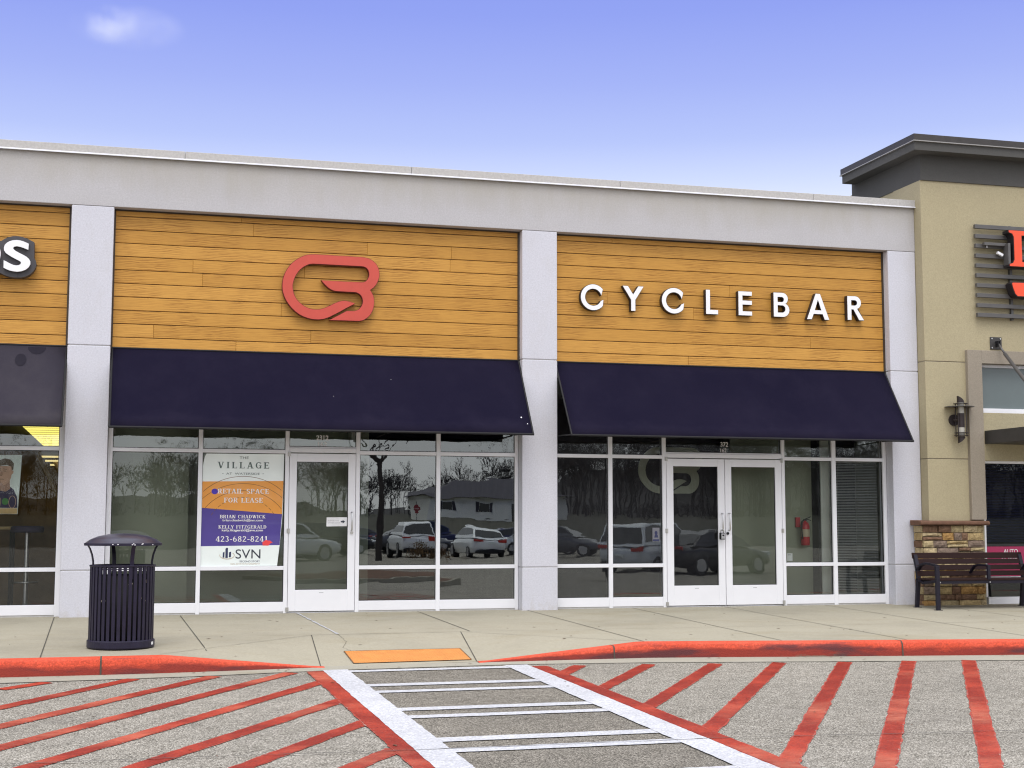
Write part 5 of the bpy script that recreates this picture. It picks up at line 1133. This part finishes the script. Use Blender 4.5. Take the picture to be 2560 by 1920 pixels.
m = MB(); a = R(336); m.obox((bx+0.338*math.cos(a), by+0.338*math.sin(a), b0+0.045), (-math.sin(a)*0.022, math.cos(a)*0.022, 0), (0.001*math.cos(a), 0.001*math.sin(a), 0), (0, 0, 0.014)); m.build('maker_sticker', 'plate_paper', t)

# ------------------------------------------------------------------ the lot behind the camera (seen mirrored in the glass)
def car(name, label, paint_, kind, loc, rz_, cat='car'):
    t = thing(name, label, cat, (0, 0, 0), 'cars reflected in the shop windows')
    L, W, Hh = {'suv': (4.6, 1.86, 1.70), 'hatch': (4.3, 1.80, 1.46), 'sedan': (4.8, 1.84, 1.44)}[kind]
    belt = {'suv': 1.03, 'hatch': 0.93, 'sedan': 0.92}[kind]; hood = belt-0.02; w = W/2
    st = {'suv': [(0, .45, .80, .80), (.02, .32, .98, .90), (.10, .26, belt, 1), (.35, .24, belt, 1), (.68, .24, belt, 1), (.74, .24, hood, 1), (.92, .26, .88, .97), (.985, .32, .74, .88), (1, .42, .62, .78)],
          'hatch': [(0, .42, .72, .80), (.02, .30, .90, .90), (.10, .24, belt, 1), (.35, .22, belt, 1), (.66, .22, belt, 1), (.72, .22, .90, 1), (.92, .24, .78, .96), (.985, .28, .66, .88), (1, .40, .56, .78)],
          'sedan': [(0, .42, .80, .82), (.02, .32, .94, .90), (.14, .24, .96, 1), (.35, .22, belt, 1), (.66, .22, belt, 1), (.74, .22, .88, 1), (.92, .24, .78, .96), (.985, .28, .64, .88), (1, .40, .54, .78)]}[kind]
    m = MB(); rows = []
    for u, zb, zt, k in st:
        y = u*L-L/2; a = w*k; zm = (zb+zt)/2
        half = [(a*0.86, zb), (a*0.985, zb+0.10), (a, zm), (a*0.975, zt-0.08), (a*0.86, zt), (a*0.4, zt+0.02)]
        rows.append([(x, y, z) for x, z in half]+[(-x, y, z) for x, z in reversed(half)])
    k = 12; m.add([p for r_ in rows for p in r_], [(i*k+j, i*k+(j+1) % k, (i+1)*k+(j+1) % k, (i+1)*k+j) for i in range(len(rows)-1) for j in range(k)]+[tuple(range(k)), tuple(range((len(rows)-1)*k, len(rows)*k))])
    m.build('body', paint_, t, smooth=True, sub=1)
    gh = {'suv': [(.015, .99), (.09, 1.62), (.20, 1.69), (.52, 1.70), (.60, 1.64), (.76, 1.03)], 'hatch': [(.02, .92), (.13, 1.32), (.25, 1.44), (.48, 1.46), (.56, 1.41), (.76, .92)], 'sedan': [(.13, .94), (.25, 1.32), (.34, 1.42), (.50, 1.44), (.58, 1.38), (.76, .90)]}[kind]
    P = [(u*L-L/2, z) for u, z in gh]
    m = MB(); n = len(P); wb, wt = w*0.93, w*0.70
    def wid(z): return wb+(wt-wb)*(z-P[0][1])/(Hh-P[0][1])
    m.add([(wid(z), y, z) for y, z in P]+[(-wid(z), y, z) for y, z in P], [tuple(range(n)), tuple(range(2*n-1, n-1, -1))]+[(i, i+1, n+i+1, n+i) for i in range(n-1)])
    m.build('roof', paint_, t, 0.03)
    m = MB(); e = 0.012
    for sgn in (1, -1):
        c_ = (sum(p[0] for p in P)/n, sum(p[1] for p in P)/n); Q = [(c_[0]+(y-c_[0])*0.86, c_[1]+0.02+(z-c_[1])*0.70) for y, z in P]
        m.add([(sgn*(wid(z)+e), y, z) for y, z in Q], [tuple(range(n))])
    def scr(i0, i1, f=1.0):
        (ya, za), (yb_, zb_) = P[i0], P[i1]; d = Vector((0, yb_-ya, zb_-za)); nn = Vector((0, -(zb_-za), yb_-ya)).normalized()*0.014
        if (i0 == 0): nn = Vector((0, -abs(nn.y), abs(nn.z)))
        else: nn = Vector((0, abs(nn.y), abs(nn.z)))
        q = []
        for s_, tt in ((-1, .14), (1, .14), (1, .90), (-1, .90)):
            y = ya+d.y*tt; z = za+d.z*tt; q.append((s_*(wid(z)-0.07), y+nn.y, z+nn.z))
        m.quad(*q)
    scr(0, 1); scr(5, 4)
    m.build('window', 'dark_glass', t)
    rw = 0.35 if kind == 'suv' else 0.325
    for y in (-L*0.30, L*0.31):
        for s_ in (1, -1):
            m = MB(); m.tube([(s_*(w-0.22), y, rw), (s_*(w+0.004), y, rw)], rw, 24); o = m.build('wheel', 'tyre', t)
            m = MB(); m.tube([(s_*(w+0.002), y, rw), (s_*(w+0.012), y, rw)], rw*0.66, 20); m.build('rim', 'rim_alloy', o)
    for s_ in (1, -1):
        m = MB(); m.obox((s_*w*0.68, -L/2+0.055, 0.90 if kind != 'hatch' else 0.80), (0.22, 0, 0), (0, 0.05, 0), (0, 0, 0.07)); m.build('tail_lamp', 'tail_lamp', t, 0.02)
        m = MB(); m.obox((s_*w*0.66, L/2-0.10, 0.68), (0.2, 0, 0), (0, 0.08, 0.02), (0, 0, 0.05)); m.build('headlamp', 'head_lamp', t, 0.02)
    m = MB(); m.box(-0.16, 0.16, -L/2-0.012, -L/2+0.05, 0.62, 0.72); m.build('number_plate', 'poster_bg', t)
    m = MB(); m.box(-w*0.8, w*0.8, -L/2-0.01, -L/2+0.1, 0.30, 0.42); m.box(-w*0.7, w*0.7, L/2-0.12, L/2+0.008, 0.34, 0.50); m.build('bumper', 'black_plastic', t, 0.02)
    t.location = loc; t.rotation_euler = (0, 0, rz_); return t
ZL = -0.478
# a car with rotation pi has its tail towards the shops
car('parked_car', 'white SUV tail reflected in the dark pane right of the single door', 'car_white', 'suv', (13.0, -47.5, ZL), R(180+1))
car('parked_car', 'small white hatchback reflected in the pane beside the middle pier', 'car_white', 'hatch', (16.4, -48.0, ZL), R(180-2))
car('parked_car', 'silver SUV tail reflected left of the double doors', 'car_silver', 'suv', (16.7, -24.8, ZL), R(180+46))
car('parked_car', 'black sedan reflected in the double doors', 'car_black', 'sedan', (18.6, -24.6, ZL), R(180+62))
car('parked_car', 'white SUV nose reflected in the single door glass', 'car_white', 'suv', (6.9, -44.5, ZL), R(-104))
car('parked_car', 'dark grey hatchback reflected in the leftmost pane of the double door shop', 'car_grey', 'hatch', (20.6, -48, ZL), R(-60))
car('parked_car', 'blue SUV reflected behind the white SUV', 'car_navy', 'suv', (17.2, -64, ZL), R(-110))
car('parked_car', 'navy sedan reflected behind the white hatchback', 'car_navy', 'sedan', (21.5, -62, ZL), R(-105))
car('parked_car', 'navy sedan reflected behind the dark tree trunk', 'car_navy', 'sedan', (12.6, -62, ZL), R(-90))

car('parked_car', 'grey sedan reflected between the white SUV and the white house', 'car_grey', 'sedan', (15.2, -58, ZL), R(-95))
car('parked_car', 'silver sedan reflected at the right edge of the pane beside the middle pier', 'car_silver', 'sedan', (21.0, -52.5, ZL), R(-70))
car('parked_car', 'black SUV reflected low at the left of the dark pane', 'car_black', 'suv', (9.3, -50.5, ZL), R(-98))

def tree_mesh(seed, h, base_r, depth, sides=6, spread=0.55, tw=3):
    rr = random.Random(seed); tr = MB(); cr_ = MB()
    def grow(p, d, l, r, k):
        n_ = 3; pts = [p]; q = p.copy(); dd = d.copy()
        for i in range(n_): dd = (dd+Vector((rr.uniform(-1, 1), rr.uniform(-1, 1), rr.uniform(-0.3, 0.6)))*(0.14 if k < depth else 0.03)).normalized(); q = q+dd*l/n_; pts.append(q.copy())
        mb = tr if k >= depth-1 else cr_
        mb.tube(pts, [r*(1-0.5*i/n_) for i in range(n_+1)], sides if k >= depth-1 else tw, cap=False)
        if k == 0: return
        nb = rr.choice((2, 3, 3)) if k > 1 else rr.choice((3, 4))
        for b in range(nb):
            a = rr.uniform(0, 6.283); tilt = rr.uniform(0.3, 1.0)*spread*1.6; side = dd.orthogonal().normalized(); side.rotate(Matrix.Rotation(a, 3, dd))
            nd = (dd*math.cos(tilt)+side*math.sin(tilt)).normalized(); st_ = pts[rr.choice((1, 2, 3, 3))] if b else pts[-1]
            grow(st_, nd, l*rr.uniform(0.58, 0.85), r*rr.uniform(0.38, 0.55), k-1)
    grow(Vector((0, 0, -0.1)), Vector((0, 0, 1)), h*0.34, base_r, depth)
    return tr, cr_
t = thing('bare_tree', 'bare dark winter tree reflected in the pane right of the single door', 'tree', (0, 0, 0))
tr, cr_ = tree_mesh(23, 12.5, 0.17, 7); tr.build('trunk', 'bark', t); cr_.build('crown', 'twig', t); t.location = (10.3, -41.2, ZL)
t3 = copy_tree(t); t3.location = (30, -80, ZL); t3.rotation_euler = (0, 0, 4); t3.scale = (1.0, 1.0, 1.1); t3['label'] = 'bare winter tree reflected left of the double doors'
# planting island near the camera
m = MB(); P = [(6.2, -19.5), (8.8, -20.6), (9.6, -22.0), (9.4, -23.5), (7, -24.0), (4.5, -23.6), (3.2, -22.0), (4.2, -20.0)]; n = len(P)
m.add([(x, y, ZL) for x, y in P]+[(x, y, ZL+0.14) for x, y in P], [(i, (i+1) % n, n+(i+1) % n, n+i) for i in range(n)]+[tuple(range(n, 2*n))])
isl = struct(m.build('planting_island', 'gutter_concrete'))
m = MB(); cxx = sum(p[0] for p in P)/n; cyy = sum(p[1] for p in P)/n
Q = [(cxx+(x-cxx)*0.92, cyy+(y-cyy)*0.88) for x, y in P]; m.add([(x, y, ZL+0.145) for x, y in Q]+[(cxx, cyy, ZL+0.3)], [(i, (i+1) % n, n) for i in range(n)]); m.build('mulch_bed', 'mulch', isl)
def shrub(loc, r, label):
    rr = random.Random(int(loc[0]*100)); m = MB()
    for k in range(420):
        a = rr.uniform(0, 6.283); b = rr.uniform(0.05, 1.5); q = Vector((math.cos(a)*math.cos(b), math.sin(a)*math.cos(b), math.sin(b)))*r*rr.uniform(0.5, 1.0); u = Vector((rr.uniform(-1, 1), rr.uniform(-1, 1), rr.uniform(-0.2, 1))).normalized()*0.09*r/0.5; w_ = u.orthogonal().normalized()*0.02
        m.add([q-w_, q+w_, q+u], [(0, 1, 2)])
    o = m.build('shrub', 'shrub_brown'); o.location = loc; tag(o, label, 'shrub', 'dry shrubs reflected below the white cars')
shrub((12.2, -41.0, ZL+0.05), 0.75, 'rust brown dry shrub reflected below the white SUV')
shrub((13.1, -41.2, ZL+0.05), 0.55, 'smaller dry shrub reflected right of the rust brown one')
# house across the road
t = thing('far_house', 'white sided house with dark hip roof reflected beside the middle pier', 'house', (33, -122, 1.2))
hx0, hx1, hy0, hy1, hz0, hz1 = 29.0, 44, -131, -121.5, 1.0, 3.75
m = MB(); m.box(hx0, hx1, hy0, hy1, hz0, hz1); m.build('wall', 'siding_white', t)
m = MB(); e = 0.6; zc = 5.7
m.add([(hx0-e, hy0-e, hz1), (hx1+e, hy0-e, hz1), (hx1+e, hy1+e, hz1), (hx0-e, hy1+e, hz1), (hx0+4, (hy0+hy1)/2, zc), (hx1-4, (hy0+hy1)/2, zc)], [(0, 1, 5, 4), (1, 2, 5), (2, 3, 4, 5), (3, 0, 4), (0, 3, 2, 1)]); m.build('roof', 'shingle', t)
for x in (31.0, 35.0, 41.5):
    m = MB(); m.box(x-0.5, x+0.5, hy1, hy1+0.04, 2.2, 3.3); o = m.build('window', 'dark_glass', t)
    m = MB(); m.box(x-0.85, x-0.55, hy1, hy1+0.06, 2.15, 3.35); m.box(x+0.55, x+0.85, hy1, hy1+0.06, 2.15, 3.35); m.build('shutter', 'shingle', o)
m = MB(); m.box(37.6, 38.6, hy1, hy1+0.05, 1.05, 3.1); m.build('door', 'dark_glass', t)
# stop sign
t = thing('stop_sign', 'red octagonal stop sign reflected in front of the white house', 'stop sign', (23.6, -99.5, 0.6))
m = MB(); m.prism([(23.6+0.32*math.cos(R(22.5+45*i)), 2.45+0.32*math.sin(R(22.5+45*i))) for i in range(8)], -99.5, -99.48); m.build('plate', 'stop_red', t)
# the word faces the shops, so it is set reading from that side
o = text_mesh('STOP', -0.21, 0.21, -0.07, 0.07, 0, 'sign_text', 'ink_white', None, bold=0.02); o.rotation_euler = (0, 0, math.pi); o.location = (23.6, -99.475, 2.45); o.parent = t; o.matrix_parent_inverse = Matrix.Translation(-Vector((23.6, -99.5, 0.6)))
m = MB(); m.tube([(23.6, -99.53, 0.5), (23.6, -99.53, 2.9)], 0.03, 8); m.build('post', 'slat_grey', t)
# far wood and hill
m = MB(); rr = random.Random(33)
def wild(p, d, l, r, kk, top, base):
    q = p+d*l
    if kk >= top-1: m.tube([p, q], [r, r*0.6], 3, cap=False)
    else:
        w_ = d.cross(Vector((rr.uniform(-1, 1), rr.uniform(-.3, .3), rr.uniform(-1, 1)))).normalized()*r; m.add([p-w_, p+w_, q], [(0, 1, 2)])
    if kk == 0: return
    for b in range(rr.choice((3, 3, 4)) if kk > 1 else 4):
        nd = (d+Vector((rr.uniform(-1, 1), rr.uniform(-1, 1), rr.uniform(-0.45, 0.6)))*0.8).normalized(); wild(p+d*l*rr.uniform(base if kk == top else 0.4, 1), nd, l*rr.uniform(0.5, 0.78), max(r*0.5, 0.034), kk-1, top, base)
for k in range(430):
    x = rr.uniform(-75, 135); y = rr.uniform(-225, -146); q_ = x/(19-y); sc_ = rr.uniform(0.8, 1.3)*(1.6 if q_ > 0.29 else (0.78 if q_ > 0.15 else 1.0)); zz = 2.0+(-150-y)*0.02
    wild(Vector((x, y, zz-0.5)), Vector((rr.uniform(-.1, .1), rr.uniform(-.1, .1), 1)).normalized(), 4.0*sc_, 0.085*sc_, 5, 5, 0.25)
for k in range(420):
    x = rr.uniform(-75, 135); y = rr.uniform(-160, -140); wild(Vector((x, y, 1.2)), Vector((rr.uniform(-.3, .3), rr.uniform(-.3, .3), 1)).normalized(), rr.uniform(0.9, 1.7), 0.04, 4, 4, 0.05)
o = m.build('far_woodland', 'twig', recalc=False); o['kind'] = 'stuff'; tag(o, 'bare winter woodland beyond the car park, mirrored in the glass', 'woodland')
m = MB(); n = 240; vs = []
for i in range(n+1):
    x = -260+620*i/n; h = 3.4+0.8*noise.noise(Vector((x*0.03, 0, 0)))+1.3*noise.noise(Vector((x*0.16, 3, 0)))+0.8*noise.noise(Vector((x*0.6, 7, 0)))+max(0, min(1, (x-88)/14))*8.0+max(0, min(1, (34-x)/20))*2.2
    vs += [(x, -180, 1.5), (x, -225, h), (x, -300, h*1.15)]
m.add(vs, [(3*i+j, 3*i+3+j, 3*i+4+j, 3*i+1+j) for i in range(n) for j in range(2)]); struct(m.build('hill', 'far_wood'))

# ------------------------------------------------------------------ small cloud
s = NT('cloud_volume'); s.t.nodes.remove(s.p)
pv = s.n('ShaderNodeVolumePrincipled'); pv.inputs['Color'].default_value = (0.97, 0.98, 1.0, 1); pv.inputs['Anisotropy'].default_value = 0.0
v = s.coord((1, 1, 1)); nz_ = s.noise(v, 0.045, 4, 0.6)
gr = s.n('ShaderNodeTexGradient'); gr.gradient_type = 'SPHERICAL'
mpv = s.n('ShaderNodeMapping'); tcv = s.n('ShaderNodeTexCoord'); s.l(tcv.outputs['Object'], mpv.inputs[0]); mpv.inputs['Scale'].default_value = (1/46, 1/26, 1/15)
s.l(mpv.outputs[0], gr.inputs[0])
gr2 = s.n('ShaderNodeTexGradient'); gr2.gradient_type = 'SPHERICAL'; mp3 = s.n('ShaderNodeMapping'); s.l(tcv.outputs['Object'], mp3.inputs[0]); mp3.inputs['Scale'].default_value = (1/22, 1/20, 1/13); mp3.inputs['Location'].default_value = (13/22, 0, -1/13)
s.l(mp3.outputs[0], gr2.inputs[0])
dn = s.math('ADD', s.math('MULTIPLY', gr.outputs['Fac'], 0.6), s.math('MULTIPLY', gr2.outputs['Fac'], 1.3))
dn = s.math('MULTIPLY', dn, s.ramp(nz_, [(0.40, (0, 0, 0)), (0.68, (1, 1, 1))]))
s.l(s.math('MULTIPLY', dn, 0.032), pv.inputs['Density']); s.l(pv.outputs[0], s.out.inputs['Volume'])
m = MB(); N1, N2 = 20, 12
vs = []
for i in range(N2+1):
    b = math.pi*i/N2
    for j in range(N1): a = 2*math.pi*j/N1; vs.append((46*math.sin(b)*math.cos(a), 26*math.sin(b)*math.sin(a), 15*math.cos(b)))
m.add(vs, [(i*N1+j, i*N1+(j+1) % N1, (i+1)*N1+(j+1) % N1, (i+1)*N1+j) for i in range(N2) for j in range(N1)])
o = m.build('cloud', 'cloud_volume'); o.location = (-7, 900, 318); o.scale = (0.86, 1, 0.95); tag(o, 'small wispy white cloud in the upper left sky', 'cloud')
